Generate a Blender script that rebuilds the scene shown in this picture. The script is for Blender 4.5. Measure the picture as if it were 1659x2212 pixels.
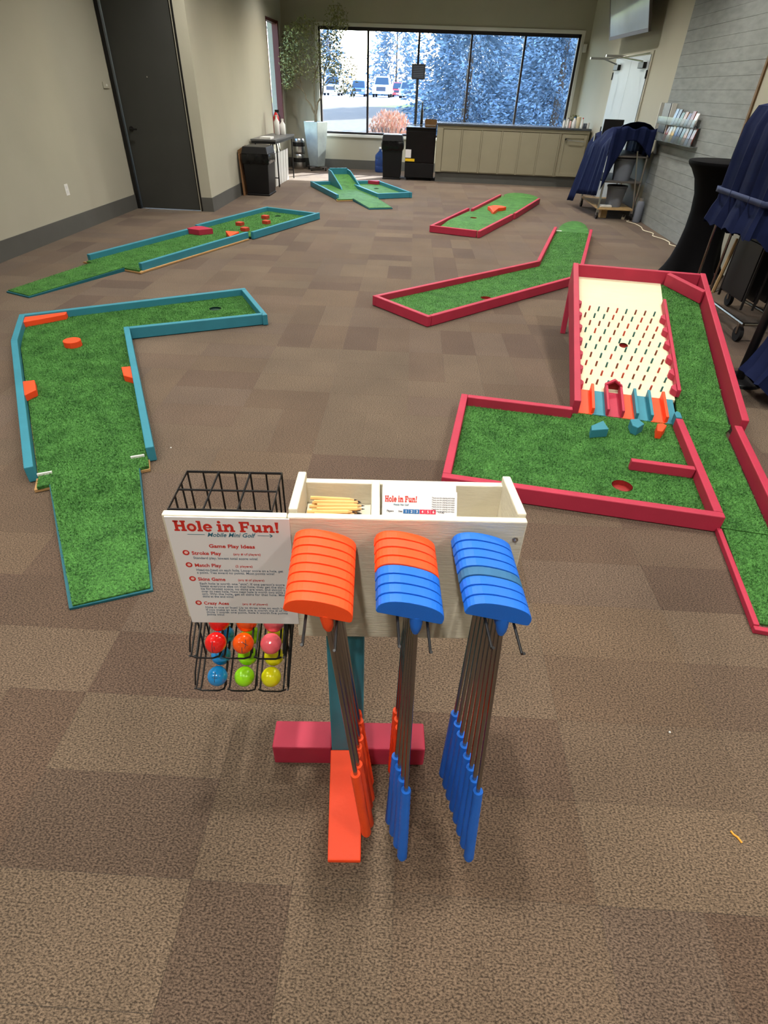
import bpy, bmesh, math, random
import numpy as np
from mathutils import Vector, Matrix
from mathutils.geometry import tessellate_polygon

for o in list(bpy.data.objects): bpy.data.objects.remove(o, do_unlink=True)
SC = bpy.context.scene
COL = SC.collection
R = math.radians

# ------------------------------------------------------------------ camera
FPX, PITCH, ROLL, YAW, CAMZ = 1191.6, 0.655215, 0.037964, 0.051695, 1.6
def camera_rows():
    cp, sp, cr, sr, c, s = math.cos(PITCH), math.sin(PITCH), math.cos(ROLL), math.sin(ROLL), math.cos(YAW), math.sin(YAW)
    yaw = Matrix(((c, s, 0), (-s, c, 0), (0, 0, 1)))
    base = Matrix(((1, 0, 0), (0, 0, -1), (0, 1, 0)))
    pit = Matrix(((1, 0, 0), (0, cp, -sp), (0, sp, cp)))
    rol = Matrix(((cr, -sr, 0), (sr, cr, 0), (0, 0, 1)))
    return rol @ pit @ base @ yaw
CR = camera_rows()
cam = bpy.data.objects.new('camera', bpy.data.cameras.new('camera'))
COL.objects.link(cam)
rt, up, bk = CR[0], -CR[1], -CR[2]
cam.matrix_world = Matrix(((rt[0], up[0], bk[0], 0), (rt[1], up[1], bk[1], 0), (rt[2], up[2], bk[2], CAMZ), (0, 0, 0, 1)))
cam.data.sensor_fit = 'HORIZONTAL'; cam.data.sensor_width = 36.0
cam.data.lens = 36.0 * FPX / 1659.0
cam.data.clip_start = 0.05; cam.data.clip_end = 400
SC.camera = cam

# ------------------------------------------------------------------ light
SC.view_settings.view_transform = 'Standard'
SC.view_settings.look = 'None'
SC.view_settings.gamma = 1.0
SC.view_settings.use_curve_mapping = False
SC.view_settings.exposure = 0.0
w = bpy.data.worlds.new('sky'); SC.world = w; w.use_nodes = True
wn = w.node_tree.nodes; wl = w.node_tree.links
sky = wn.new('ShaderNodeTexSky'); sky.sky_type = 'NISHITA'; sky.sun_disc = False
sky.sun_elevation = R(27); sky.sun_rotation = R(36); sky.air_density = 1.0; sky.dust_density = 1.2
wl.new(sky.outputs[0], wn['Background'].inputs[0]); wn['Background'].inputs[1].default_value = 2.5
sun = bpy.data.objects.new('sun', bpy.data.lights.new('sun', 'SUN')); COL.objects.link(sun)
sun.data.energy = 30.0; sun.data.angle = R(0.6); sun.data.color = (1.0, 0.93, 0.82)
sdir = Vector((-math.sin(R(36)) * math.cos(R(27)), -math.cos(R(36)) * math.cos(R(27)), -math.sin(R(27))))
sun.rotation_euler = sdir.to_track_quat('-Z', 'Y').to_euler()
LAMP_W = 78.0
CEIL = 3.62

# ------------------------------------------------------------------ colours and materials
def lin(c):
    c = [x / 255.0 for x in c]
    return tuple(x / 12.92 if x <= 0.04045 else ((x + 0.055) / 1.055) ** 2.4 for x in c) + (1.0,)
M = {}
def mat(name, col, rough=0.55, metal=0.0, var=0.0, vscale=8.0, bump=0.0, bscale=60.0, spec=0.4, coat=0.0, trans=0.0, ior=1.45, stretch=None, emit=None, alpha=None):
    m = bpy.data.materials.new(name); m.use_nodes = True
    n = m.node_tree.nodes; l = m.node_tree.links; b = n['Principled BSDF']
    c = lin(col)
    b.inputs['Base Color'].default_value = c; b.inputs['Roughness'].default_value = rough
    b.inputs['Metallic'].default_value = metal; b.inputs['Specular IOR Level'].default_value = spec
    b.inputs['Coat Weight'].default_value = coat; b.inputs['Transmission Weight'].default_value = trans
    b.inputs['IOR'].default_value = ior
    if alpha is not None: b.inputs['Alpha'].default_value = alpha
    if emit:
        b.inputs['Emission Color'].default_value = lin(col); b.inputs['Emission Strength'].default_value = emit
    if var or bump:
        tc = n.new('ShaderNodeTexCoord'); src = tc.outputs['Object']
        if stretch:
            mp = n.new('ShaderNodeMapping'); mp.inputs['Scale'].default_value = stretch
            l.new(src, mp.inputs[0]); src = mp.outputs[0]
        if var:
            t = n.new('ShaderNodeTexNoise'); t.inputs['Scale'].default_value = vscale; t.inputs['Detail'].default_value = 5
            l.new(src, t.inputs['Vector'])
            r = n.new('ShaderNodeValToRGB')
            r.color_ramp.elements[0].position = 0.3; r.color_ramp.elements[1].position = 0.7
            r.color_ramp.elements[0].color = tuple(x * (1 - var) for x in c[:3]) + (1,)
            r.color_ramp.elements[1].color = tuple(min(1, x * (1 + var)) for x in c[:3]) + (1,)
            l.new(t.outputs[0], r.inputs[0]); l.new(r.outputs[0], b.inputs['Base Color'])
        if bump:
            t2 = n.new('ShaderNodeTexNoise'); t2.inputs['Scale'].default_value = bscale; t2.inputs['Detail'].default_value = 3
            l.new(src, t2.inputs['Vector'])
            bp = n.new('ShaderNodeBump'); bp.inputs['Strength'].default_value = bump; bp.inputs['Distance'].default_value = 0.004
            l.new(t2.outputs[0], bp.inputs['Height']); l.new(bp.outputs[0], b.inputs['Normal'])
    M[name] = m
    return m

mat('wall', (174, 171, 154), 0.85, var=0.04, vscale=1.3, bump=0.25, bscale=120)
mat('ceiling', (150, 146, 136), 0.9, bump=0.2, bscale=60)
mat('baseboard', (88, 88, 84), 0.6, var=0.06, vscale=4)
mat('door_grey', (62, 63, 60), 0.5, var=0.06, vscale=3)
mat('frame_black', (24, 23, 22), 0.45, var=0.1)
mat('door_white', (168, 176, 180), 0.45, var=0.03, vscale=2)
mat('board_concrete', (132, 136, 134), 0.75, var=0.13, vscale=5, bump=0.5, bscale=35, stretch=(1, 1, 4))
mat('wood_edge', (110, 84, 55), 0.6, var=0.2, vscale=20)
mat('sash_dark', (40, 36, 38), 0.4)
mat('sash_red', (84, 36, 34), 0.45)
mat('trim_white', (214, 214, 206), 0.5)
mat('teal', (50, 126, 144), 0.55, var=0.08, vscale=6, bump=0.15, bscale=90)
mat('teal_dark', (28, 92, 104), 0.55, var=0.08, vscale=6, bump=0.15, bscale=90)
mat('crimson', (170, 44, 68), 0.55, var=0.08, vscale=6, bump=0.15, bscale=90)
mat('orange', (243, 76, 34), 0.5, var=0.05, vscale=6, bump=0.12, bscale=90)
mat('cream', (224, 211, 178), 0.6, var=0.03, vscale=7, bump=0.25, bscale=55, stretch=(1, 6, 1))
mat('board_white', (214, 208, 188), 0.5, var=0.03, vscale=9, bump=0.35, bscale=40, stretch=(1, 1, 7))
mat('plywood', (172, 136, 88), 0.75, var=0.18, vscale=30, stretch=(1, 1, 8))
mat('peg_red', (178, 62, 44), 0.5, var=0.1); mat('peg_teal', (28, 100, 98), 0.5, var=0.1); mat('peg_brown', (120, 58, 40), 0.55, var=0.1)
mat('cup_red', (138, 36, 34), 0.5, var=0.1); mat('cup_teal', (18, 48, 40), 0.5, var=0.1)
mat('rubber_orange', (247, 80, 32), 0.5, var=0.03, vscale=30, bump=0.1, bscale=300)
mat('rubber_orange_worn', (226, 82, 42), 0.6, var=0.1, vscale=20)
mat('rubber_blue', (30, 104, 205), 0.45, var=0.03, vscale=30, bump=0.08, bscale=300)
mat('rubber_blue_worn', (48, 100, 140), 0.6, var=0.12, vscale=20)
mat('chrome', (150, 146, 142), 0.22, metal=1.0, var=0.05, vscale=30)
mat('steel', (188, 188, 186), 0.3, metal=1.0, var=0.06, vscale=6)
mat('wire_black', (16, 16, 17), 0.4, var=0.15, vscale=40)
mat('plastic_black', (17, 17, 19), 0.42, var=0.1, vscale=5)
mat('bag_black', (10, 10, 12), 0.22, var=0.2, vscale=9, bump=0.8, bscale=25)
mat('fridge_black', (14, 13, 15), 0.25, var=0.08)
mat('spandex', (9, 9, 12), 0.8, var=0.1, vscale=10, spec=0.12)
mat('navy', (20, 29, 62), 0.85, spec=0.15, var=0.12, vscale=12, bump=0.25, bscale=300)
mat('strap', (48, 58, 90), 0.75, var=0.1, vscale=60)
mat('paper', (222, 220, 220), 0.55, var=0.01); mat('sleeve', (226, 226, 226), 0.18, var=0.01)
mat('ink_red', (196, 46, 36), 0.6, var=0.02); mat('ink_teal', (52, 110, 132), 0.6, var=0.02); mat('ink_grey', (112, 126, 142), 0.6, var=0.02); mat('ink_dark', (60, 62, 70), 0.6, var=0.02)
mat('ink_blue', (42, 96, 150), 0.6, var=0.02); mat('ink_crimson', (196, 40, 70), 0.6, var=0.02); mat('ink_pink', (232, 190, 180), 0.6, var=0.02)
mat('pencil', (222, 178, 112), 0.55, var=0.06, vscale=40); mat('graphite', (42, 40, 42), 0.5, var=0.1); mat('pencil_tip', (206, 164, 108), 0.7, var=0.08)
mat('counter_paint', (150, 144, 122), 0.55, var=0.04, vscale=3, bump=0.08)
mat('counter_stone', (70, 74, 78), 0.25, var=0.1, vscale=30)
mat('planter', (150, 160, 158), 0.35, var=0.2, vscale=4, bump=0.25, bscale=9, metal=0.2)
mat('soil', (70, 56, 44), 0.9, bump=0.8, bscale=40, var=0.2)
mat('bark', (112, 100, 78), 0.85, var=0.2, vscale=18, bump=0.5, bscale=40)
mat('leaf', (126, 128, 84), 0.6, var=0.35, vscale=14)
mat('dolly', (92, 88, 84), 0.5, var=0.1)
mat('jug_blue', (70, 110, 190), 0.15, trans=0.75, var=0.05)
mat('table_top', (92, 92, 92), 0.35, var=0.08); mat('table_edge', (28, 28, 30), 0.5)
mat('cardboard', (128, 92, 60), 0.85, var=0.12, vscale=10)
mat('wood_brown', (104, 76, 42), 0.55, var=0.2, vscale=12); mat('wood_light', (186, 156, 108), 0.6, var=0.15, vscale=14)
mat('yellow', (226, 186, 30), 0.5); mat('white_plastic', (226, 226, 222), 0.4, var=0.01)
mat('red_gloss', (188, 24, 28), 0.3); mat('bucket', (120, 126, 138), 0.45, var=0.06)
mat('screen', (150, 160, 152), 0.12, var=0.1, vscale=1.5, spec=0.8); mat('bezel', (92, 86, 80), 0.35, metal=0.6)  # screen: pale colour stands in for the reflected window
mat('acrylic', (215, 228, 232), 0.08, trans=0.85, ior=1.3)
mat('cord', (214, 206, 180), 0.6); mat('tan_bit', (226, 160, 60), 0.6)
def ball_material(name, col):
    m = mat(name, col, 0.22, coat=1.0); n = m.node_tree.nodes; l = m.node_tree.links; b = n['Principled BSDF']; b.inputs['Coat Roughness'].default_value = 0.04
    tc = n.new('ShaderNodeTexCoord'); v = n.new('ShaderNodeTexVoronoi'); v.feature = 'SMOOTH_F1'; v.inputs['Scale'].default_value = 210; l.new(tc.outputs['Object'], v.inputs['Vector'])
    bp = n.new('ShaderNodeBump'); bp.inputs['Strength'].default_value = 0.35; bp.inputs['Distance'].default_value = 0.0012; l.new(v.outputs['Distance'], bp.inputs['Height']); l.new(bp.outputs[0], b.inputs['Normal']); l.new(bp.outputs[0], b.inputs['Coat Normal'])
for k, c in (('red', (226, 26, 26)), ('orange', (250, 92, 8)), ('pink', (240, 100, 112)), ('blue', (20, 130, 196)), ('green', (146, 220, 16)), ('yellow', (222, 218, 14))): ball_material('ball_' + k, c)
mat('foil', (60, 62, 66), 0.35)
for k, c in enumerate([(120, 60, 48), (60, 84, 60), (196, 170, 110), (76, 62, 84), (44, 40, 52), (206, 204, 196), (142, 100, 62), (72, 96, 130)]):
    mat('brochure_%d' % k, c, 0.35, var=0.35, vscale=26)
# outdoors
mat('lawn', (120, 130, 62), 0.95, var=0.25, vscale=3); mat('asphalt', (150, 152, 160), 0.9, var=0.1, vscale=2)
mat('mulch', (58, 54, 48), 0.95, var=0.3, vscale=4, bump=0.8, bscale=8)  # leaf litter, darkened to stand in for shade on the grass
mat('spruce', (112, 132, 150), 0.75, var=0.3, vscale=2.5); mat('spruce_trunk', (86, 74, 66), 0.9, bump=0.5, bscale=15)
mat('bare_twig', (112, 104, 104), 0.85); mat('shrub', (204, 162, 142), 0.85, var=0.25, vscale=9)
mat('car_white', (232, 234, 238), 0.25, coat=0.5); mat('car_silver', (160, 172, 190), 0.25, metal=0.4, coat=0.5); mat('car_blue', (74, 104, 158), 0.25, coat=0.5); mat('car_maroon', (110, 40, 58), 0.25, coat=0.5); mat('car_red', (180, 60, 62), 0.25, coat=0.5)
mat('car_glass', (50, 66, 80), 0.08); mat('tyre', (22, 22, 24), 0.8); mat('car_grille', (50, 54, 70), 0.4); mat('headlight', (220, 226, 232), 0.1)
mat('soffit', (206, 204, 198), 0.8)

def glass_material():
    m = bpy.data.materials.new('window_glass'); m.use_nodes = True
    n = m.node_tree.nodes; l = m.node_tree.links
    for x in list(n):
        if x.type == 'BSDF_PRINCIPLED': n.remove(x)
    tr = n.new('ShaderNodeBsdfTransparent'); tr.inputs[0].default_value = (0.90, 0.94, 0.98, 1)
    gl = n.new('ShaderNodeBsdfGlossy'); gl.inputs['Roughness'].default_value = 0.02
    lw = n.new('ShaderNodeLayerWeight'); lw.inputs[0].default_value = 0.25
    mu = n.new('ShaderNodeMath'); mu.operation = 'MULTIPLY'; mu.inputs[1].default_value = 0.35
    mx = n.new('ShaderNodeMixShader')
    l.new(lw.outputs['Fresnel'], mu.inputs[0]); l.new(mu.outputs[0], mx.inputs[0])
    l.new(tr.outputs[0], mx.inputs[1]); l.new(gl.outputs[0], mx.inputs[2])
    l.new(mx.outputs[0], n['Material Output'].inputs[0])
    M['glass'] = m
glass_material()

def carpet_material(name, use_attr):
    m = bpy.data.materials.new(name); m.use_nodes = True
    n = m.node_tree.nodes; l = m.node_tree.links; b = n['Principled BSDF']
    b.inputs['Roughness'].default_value = 0.95; b.inputs['Specular IOR Level'].default_value = 0.08; b.inputs['Sheen Weight'].default_value = 0.15; b.inputs['Sheen Roughness'].default_value = 0.5
    if use_attr:
        a = n.new('ShaderNodeAttribute'); a.attribute_name = 'tone'; base = a.outputs['Color']
    else:
        a = n.new('ShaderNodeObjectInfo'); base = a.outputs['Color']
    geo = n.new('ShaderNodeNewGeometry')
    mp = n.new('ShaderNodeMapping'); mp.inputs['Scale'].default_value = (1.0, 1.7, 1.0)
    l.new(geo.outputs['Position'], mp.inputs[0])
    n1 = n.new('ShaderNodeTexNoise'); n1.inputs['Scale'].default_value = 150; n1.inputs['Detail'].default_value = 2; n1.inputs['Roughness'].default_value = 0.6
    l.new(mp.outputs[0], n1.inputs['Vector'])
    r1 = n.new('ShaderNodeMapRange'); r1.inputs[1].default_value = 0.36; r1.inputs[2].default_value = 0.64; r1.inputs[3].default_value = 0.38; r1.inputs[4].default_value = 1.66
    l.new(n1.outputs[0], r1.inputs[0])
    n2 = n.new('ShaderNodeTexNoise'); n2.inputs['Scale'].default_value = 2.2; n2.inputs['Detail'].default_value = 4
    l.new(geo.outputs['Position'], n2.inputs['Vector'])
    r2 = n.new('ShaderNodeMapRange'); r2.inputs[1].default_value = 0.3; r2.inputs[2].default_value = 0.7; r2.inputs[3].default_value = 0.88; r2.inputs[4].default_value = 1.12
    l.new(n2.outputs[0], r2.inputs[0])
    mm = n.new('ShaderNodeMath'); mm.operation = 'MULTIPLY'; l.new(r1.outputs[0], mm.inputs[0]); l.new(r2.outputs[0], mm.inputs[1])
    vm = n.new('ShaderNodeVectorMath'); vm.operation = 'SCALE'; l.new(base, vm.inputs[0]); l.new(mm.outputs[0], vm.inputs['Scale'])
    l.new(vm.outputs[0], b.inputs['Base Color'])
    bp = n.new('ShaderNodeBump'); bp.inputs['Strength'].default_value = 0.6; bp.inputs['Distance'].default_value = 0.003
    l.new(n1.outputs[0], bp.inputs['Height']); l.new(bp.outputs[0], b.inputs['Normal'])
    M[name] = m
carpet_material('carpet', False); carpet_material('carpet_far', True)

def turf_material(name, c0, c1):
    m = bpy.data.materials.new(name); m.use_nodes = True
    n = m.node_tree.nodes; l = m.node_tree.links; b = n['Principled BSDF']
    b.inputs['Roughness'].default_value = 0.7; b.inputs['Specular IOR Level'].default_value = 0.25
    geo = n.new('ShaderNodeNewGeometry')
    n1 = n.new('ShaderNodeTexNoise'); n1.inputs['Scale'].default_value = 95; n1.inputs['Detail'].default_value = 4; n1.inputs['Roughness'].default_value = 0.7
    n2 = n.new('ShaderNodeTexNoise'); n2.inputs['Scale'].default_value = 9; n2.inputs['Detail'].default_value = 3
    l.new(geo.outputs['Position'], n1.inputs['Vector']); l.new(geo.outputs['Position'], n2.inputs['Vector'])
    ad = n.new('ShaderNodeMath'); ad.operation = 'MULTIPLY_ADD'; ad.inputs[1].default_value = 0.35
    l.new(n2.outputs[0], ad.inputs[0]); l.new(n1.outputs[0], ad.inputs[2])
    r = n.new('ShaderNodeValToRGB'); r.color_ramp.elements[0].position = 0.52; r.color_ramp.elements[1].position = 0.86
    r.color_ramp.elements[0].color = lin(c0); r.color_ramp.elements[1].color = lin(c1)
    l.new(ad.outputs[0], r.inputs[0]); l.new(r.outputs[0], b.inputs['Base Color'])
    bp = n.new('ShaderNodeBump'); bp.inputs['Strength'].default_value = 0.7; bp.inputs['Distance'].default_value = 0.006
    l.new(n1.outputs[0], bp.inputs['Height']); l.new(bp.outputs[0], b.inputs['Normal'])
    M[name] = m
turf_material('turf', (28, 70, 24), (82, 140, 64))
turf_material('blades', (36, 88, 30), (104, 164, 84))

# ------------------------------------------------------------------ mesh helpers
class MB:
    def __init__(s): s.v = []; s.f = []
    def add(s, vs, fs):
        k = len(s.v); s.v += [tuple(p) for p in vs]; s.f += [tuple(i + k for i in f) for f in fs]; return s
    def hexa(s, p): return s.add(p, [(0, 3, 2, 1), (4, 5, 6, 7), (0, 1, 5, 4), (1, 2, 6, 5), (2, 3, 7, 6), (3, 0, 4, 7)])
    def box(s, x0, x1, y0, y1, z0, z1):
        return s.hexa([(x0, y0, z0), (x1, y0, z0), (x1, y1, z0), (x0, y1, z0), (x0, y0, z1), (x1, y0, z1), (x1, y1, z1), (x0, y1, z1)])
    def obox(s, c, sz, mtx):
        c = Vector(c); h = [x / 2 for x in sz]
        return s.hexa([c + mtx @ Vector((sx * h[0], sy * h[1], sz_ * h[2])) for sz_ in (-1, 1) for sx, sy in ((-1, -1), (1, -1), (1, 1), (-1, 1))])
    def prism(s, poly, z0, z1, top=None):
        n = len(poly); top = top or poly
        zz0 = z0 if callable(z0) else (lambda x, y: z0); zz1 = z1 if callable(z1) else (lambda x, y: z1)
        vs = [(x, y, zz0(x, y)) for x, y in poly] + [(x, y, zz1(x, y)) for x, y in top]
        return s.add(vs, [tuple(range(n))[::-1], tuple(range(n, 2 * n))] + [(i, (i + 1) % n, n + (i + 1) % n, n + i) for i in range(n)])
    def extr(s, poly3, d):
        d = Vector(d); n = len(poly3); a = [Vector(p) for p in poly3]
        return s.add(a + [p + d for p in a], [tuple(range(n))[::-1], tuple(range(n, 2 * n))] + [(i, (i + 1) % n, n + (i + 1) % n, n + i) for i in range(n)])
    def rail(s, p, q, side, t, z0, z1):
        p = Vector(p); q = Vector(q); d = (q - p).normalized(); nrm = Vector((-d.y, d.x)) * side * t
        pts = [p, q, q + nrm, p + nrm]
        return s.prism([(a.x, a.y) for a in pts], z0, z1)
    def tube(s, pts, r, n=8, closed=False, r2=None):
        P = [Vector(p) for p in pts]; m = len(P); k = len(s.v); up = None
        for i in range(m):
            a = P[i - 1] if (i > 0 or closed) else P[i]; b = P[(i + 1) % m] if (i < m - 1 or closed) else P[i]
            t = (b - a).normalized()
            if up is None: up = Vector((0, 0, 1)) if abs(t.z) < 0.9 else Vector((1, 0, 0))
            x = t.cross(up).normalized(); y = x.cross(t).normalized(); up = y
            rr = r if r2 is None else r + (r2 - r) * i / max(1, m - 1)
            for j in range(n):
                a_ = 2 * math.pi * j / n
                s.v.append(tuple(P[i] + (x * math.cos(a_) + y * math.sin(a_)) * rr))
        for i in range(m if closed else m - 1):
            for j in range(n):
                a0 = k + i * n; b0 = k + ((i + 1) % m) * n
                s.f.append((a0 + j, a0 + (j + 1) % n, b0 + (j + 1) % n, b0 + j))
        if not closed:
            s.f.append(tuple(k + j for j in range(n))[::-1]); s.f.append(tuple(k + (m - 1) * n + j for j in range(n)))
        return s
    def lathe(s, prof, n=20, c=(0, 0, 0), sq=None):
        k = len(s.v)
        for r, z in prof:
            for j in range(n):
                a = 2 * math.pi * j / n
                s.v.append((c[0] + r * math.cos(a), c[1] + r * math.sin(a), c[2] + z))
        m = len(prof)
        for i in range(m - 1):
            for j in range(n):
                s.f.append((k + i * n + j, k + i * n + (j + 1) % n, k + (i + 1) * n + (j + 1) % n, k + (i + 1) * n + j))
        s.f.append(tuple(k + j for j in range(n))[::-1]); s.f.append(tuple(k + (m - 1) * n + j for j in range(n)))
        return s
    def disc(s, c, r, ax, n=14, t=0.002):
        c = Vector(c); ax = Vector(ax).normalized()
        return s.tube([c - ax * t, c + ax * t], r, n)
    def rings(s, rings, close=True, caps=True):
        k = len(s.v); n = len(rings[0])
        for r in rings: s.v += [tuple(p) for p in r]
        for i in range(len(rings) - 1):
            for j in range(n if close else n - 1):
                s.f.append((k + i * n + j, k + i * n + (j + 1) % n, k + (i + 1) * n + (j + 1) % n, k + (i + 1) * n + j))
        if caps:
            s.f.append(tuple(k + j for j in range(n))[::-1]); s.f.append(tuple(k + (len(rings) - 1) * n + j for j in range(n)))
        return s
    def sphere(s, c, r, n=16, m=10):
        return s.lathe([(max(1e-5, r * math.sin(math.pi * i / m)), -r * math.cos(math.pi * i / m)) for i in range(m + 1)], n, c)
    def mesh(s, name):
        me = bpy.data.meshes.new(name); me.from_pydata(s.v, [], s.f)
        bm = bmesh.new(); bm.from_mesh(me); bmesh.ops.recalc_face_normals(bm, faces=bm.faces); bm.to_mesh(me); bm.free()
        return me
    def build(s, name, m, parent=None, smooth=False, bevel=0.0, off=None):
        if off is not None: s.v = [(x - off[0], y - off[1], z - off[2]) for x, y, z in s.v]
        return put(name, s.mesh(name), m, parent, smooth, bevel)
def put(name, me, m, parent=None, smooth=False, bevel=0.0):
    if m is not None and not me.materials: me.materials.append(M[m])
    if smooth:
        me.polygons.foreach_set('use_smooth', [True] * len(me.polygons))
        try: me.set_sharp_from_angle(angle=R(40))
        except Exception: pass
    o = bpy.data.objects.new(name, me); COL.objects.link(o)
    if parent is not None: o.parent = parent
    if bevel:
        b = o.modifiers.new('edge', 'BEVEL'); b.width = bevel; b.segments = 2; b.limit_method = 'ANGLE'; b.angle_limit = R(40)
    return o
def tag(o, label, cat, group=None):
    o['label'] = label; o['category'] = cat
    if group: o['group'] = group
    return o
def thing(name, label, cat, loc=(0, 0, 0), rz=0.0, group=None):
    o = bpy.data.objects.new(name, None); COL.objects.link(o); o.location = loc; o.rotation_euler = (0, 0, rz); o.empty_display_size = 0.1
    return tag(o, label, cat, group)
def struct(o): o['kind'] = 'structure'; return o
def copy_tree(o, parent=None):
    c = o.copy(); COL.objects.link(c); c.parent = parent
    for ch in list(o.children): copy_tree(ch, c)
    return c
def text_mesh(body, size, extra=0.0, align='LEFT', shear=0.0, spacing=1.0):
    cu = bpy.data.curves.new('lettering', 'FONT'); cu.body = body; cu.size = size; cu.offset = extra; cu.align_x = align; cu.shear = shear
    cu.space_character = spacing; cu.resolution_u = 3; cu.extrude = 0.0002
    ob = bpy.data.objects.new('lettering', cu); COL.objects.link(ob)
    dg = bpy.context.evaluated_depsgraph_get(); dg.update()
    me = bpy.data.meshes.new_from_object(ob.evaluated_get(dg))
    bpy.data.objects.remove(ob, do_unlink=True); bpy.data.curves.remove(cu)
    me.materials.clear()
    return me
def text_part(name, body, size, m, parent, loc, extra=0.0, align='LEFT', width=None, shear=0.0, rot=(R(90), 0, 0), spacing=1.0):
    me = text_mesh(body, size, extra, align, shear, spacing)
    if width:
        xs = [v.co.x for v in me.vertices]; k = width / (max(xs) - min(xs))
        for v in me.vertices: v.co.x *= k
    o = put(name, me, m, parent); o.location = loc; o.rotation_euler = rot
    return o
def rand(seed): return random.Random(seed)
def lerp(a, b, t): return a + (b - a) * t
def lerp2(p, q, t): return (p[0] + (q[0] - p[0]) * t, p[1] + (q[1] - p[1]) * t)

# ================================================================== THE ROOM
Y0, Y1 = -2.6, 15.75
LN, DW = -4.5, 9.38
LF0, LF1 = (-3.30, DW), (-3.45, Y1)
RP = 3.465
RF0, RF1 = (3.462, 10.55), (3.20, Y1)

# floor slab and the carpet planks laid on it in squares of two
fl = struct(MB().box(-4.7, 3.7, Y0, Y1 + 0.02, -0.12, -0.004).build('floor', 'carpet_far'))
col_attr = fl.data.color_attributes.new('tone', 'FLOAT_COLOR', 'POINT')
for d in col_attr.data: d.color = (0.10, 0.075, 0.055, 1)
def inside_floor(x, y): return (LN < x < RP and y < DW) or (-3.4 < x < RP and y >= DW)
ca, sa = math.cos(R(1.6)), math.sin(R(1.6))
G = 0.512
def grid(gx, gy):
    x, y = gx * G, gy * G
    return (-0.478 + x * ca - y * sa, 0.505 + x * sa + y * ca)
rg = rand(5)
TONES = [(91, 77, 63), (88, 73, 59), (95, 81, 66), (81, 66, 55), (90, 76, 64), (92, 77, 62), (83, 68, 56), (89, 74, 61), (93, 79, 65)]
planks = []
for iy in range(-7, 31):
    for ix in range(-9, 9):
        hor = rg.random() < 0.6
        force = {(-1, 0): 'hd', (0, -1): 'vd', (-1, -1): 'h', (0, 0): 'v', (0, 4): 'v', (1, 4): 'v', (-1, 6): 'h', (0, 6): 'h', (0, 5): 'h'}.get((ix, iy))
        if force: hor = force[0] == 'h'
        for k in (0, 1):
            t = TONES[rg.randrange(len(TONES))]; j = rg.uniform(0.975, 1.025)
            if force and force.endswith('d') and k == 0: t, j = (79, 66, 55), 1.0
            elif force: t, j = (91, 78, 64), rg.uniform(0.985, 1.015)
            if hor: a = (ix, iy + k / 2, ix + 1, iy + k / 2 + 0.5)
            else: a = (ix + k / 2, iy, ix + k / 2 + 0.5, iy + 1)
            cx_, cy_ = grid((a[0] + a[2]) / 2, (a[1] + a[3]) / 2)
            planks.append((hor, a, cx_, cy_, tuple(c * j for c in t)))
def seen(x, y):
    p = CR @ Vector((x, y, -CAMZ))
    if p.z < 0.05: return False
    return abs(FPX * p.x / p.z) < 900 and abs(FPX * p.y / p.z) < 1180
gap = 0.0004
def clipped(poly):
    # keep planks inside the walls (Sutherland-Hodgman against the outline boxes)
    def cut(P, f):
        out = []
        for i in range(len(P)):
            a, b = P[i], P[(i + 1) % len(P)]; fa, fb = f(a), f(b)
            if fa >= 0: out.append(a)
            if (fa >= 0) != (fb >= 0):
                t = fa / (fa - fb); out.append((a[0] + (b[0] - a[0]) * t, a[1] + (b[1] - a[1]) * t))
        return out
    for f in (lambda p: RP - 0.002 - p[0], lambda p: p[1] - Y0 - 0.01, lambda p: Y1 - 0.002 - p[1]):
        if poly: poly = cut(poly, f)
    if not poly: return None
    if sum(p[1] for p in poly) / len(poly) > DW - 0.1: f = lambda p: p[0] + 3.29 + (p[1] - DW) * 0.0236
    else: f = lambda p: p[0] + 4.498
    poly = cut(poly, f)
    return poly if len(poly) > 2 else None
near = sorted([p for p in planks if seen(p[2], p[3]) and inside_floor(p[2], p[3]) and -3.9 < p[2] < 3.1 and p[3] < 15], key=lambda p: math.hypot(p[2], p[3]))[:300]
near_ids = {id(p) for p in near}
shared = {}
for hor, a, x, y, t in near:
    if hor not in shared:
        wx, wy = (G, G / 2) if hor else (G / 2, G)
        me = MB().box(-wx / 2 + gap, wx / 2 - gap, -wy / 2 + gap, wy / 2 - gap, -0.004, 0.0).mesh('carpet_plank'); me.materials.append(M['carpet']); shared[hor] = me
    o = put('carpet_plank', shared[hor], None, fl); o.location = (x, y, 0); o.rotation_euler = (0, 0, R(1.6)); o.color = lin(t)
mb = MB(); cols = []
for p in planks:
    if id(p) in near_ids: continue
    hor, a, x, y, t = p
    g_ = gap / G
    poly = clipped([grid(a[0] + g_, a[1] + g_), grid(a[2] - g_, a[1] + g_), grid(a[2] - g_, a[3] - g_), grid(a[0] + g_, a[3] - g_)])
    if not poly: continue
    mb.prism(poly, -0.004, 0.0); cols += [lin(t)] * (2 * len(poly))
me = bpy.data.meshes.new('carpet_planks'); me.from_pydata(mb.v, [], mb.f)
at = me.color_attributes.new('tone', 'FLOAT_COLOR', 'POINT'); at.data.foreach_set('color', np.array(cols, dtype=np.float32).ravel())
o = put('carpet_planks', me, 'carpet_far', fl); o['kind'] = 'stuff'

struct(MB().box(-4.7, 3.8, Y0, Y1 + 0.2, CEIL, CEIL + 0.1).build('ceiling', 'ceiling'))
struct(MB().box(LN - 0.15, LN, Y0, DW + 0.15, -0.12, CEIL).build('wall_left', 'wall'))
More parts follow.
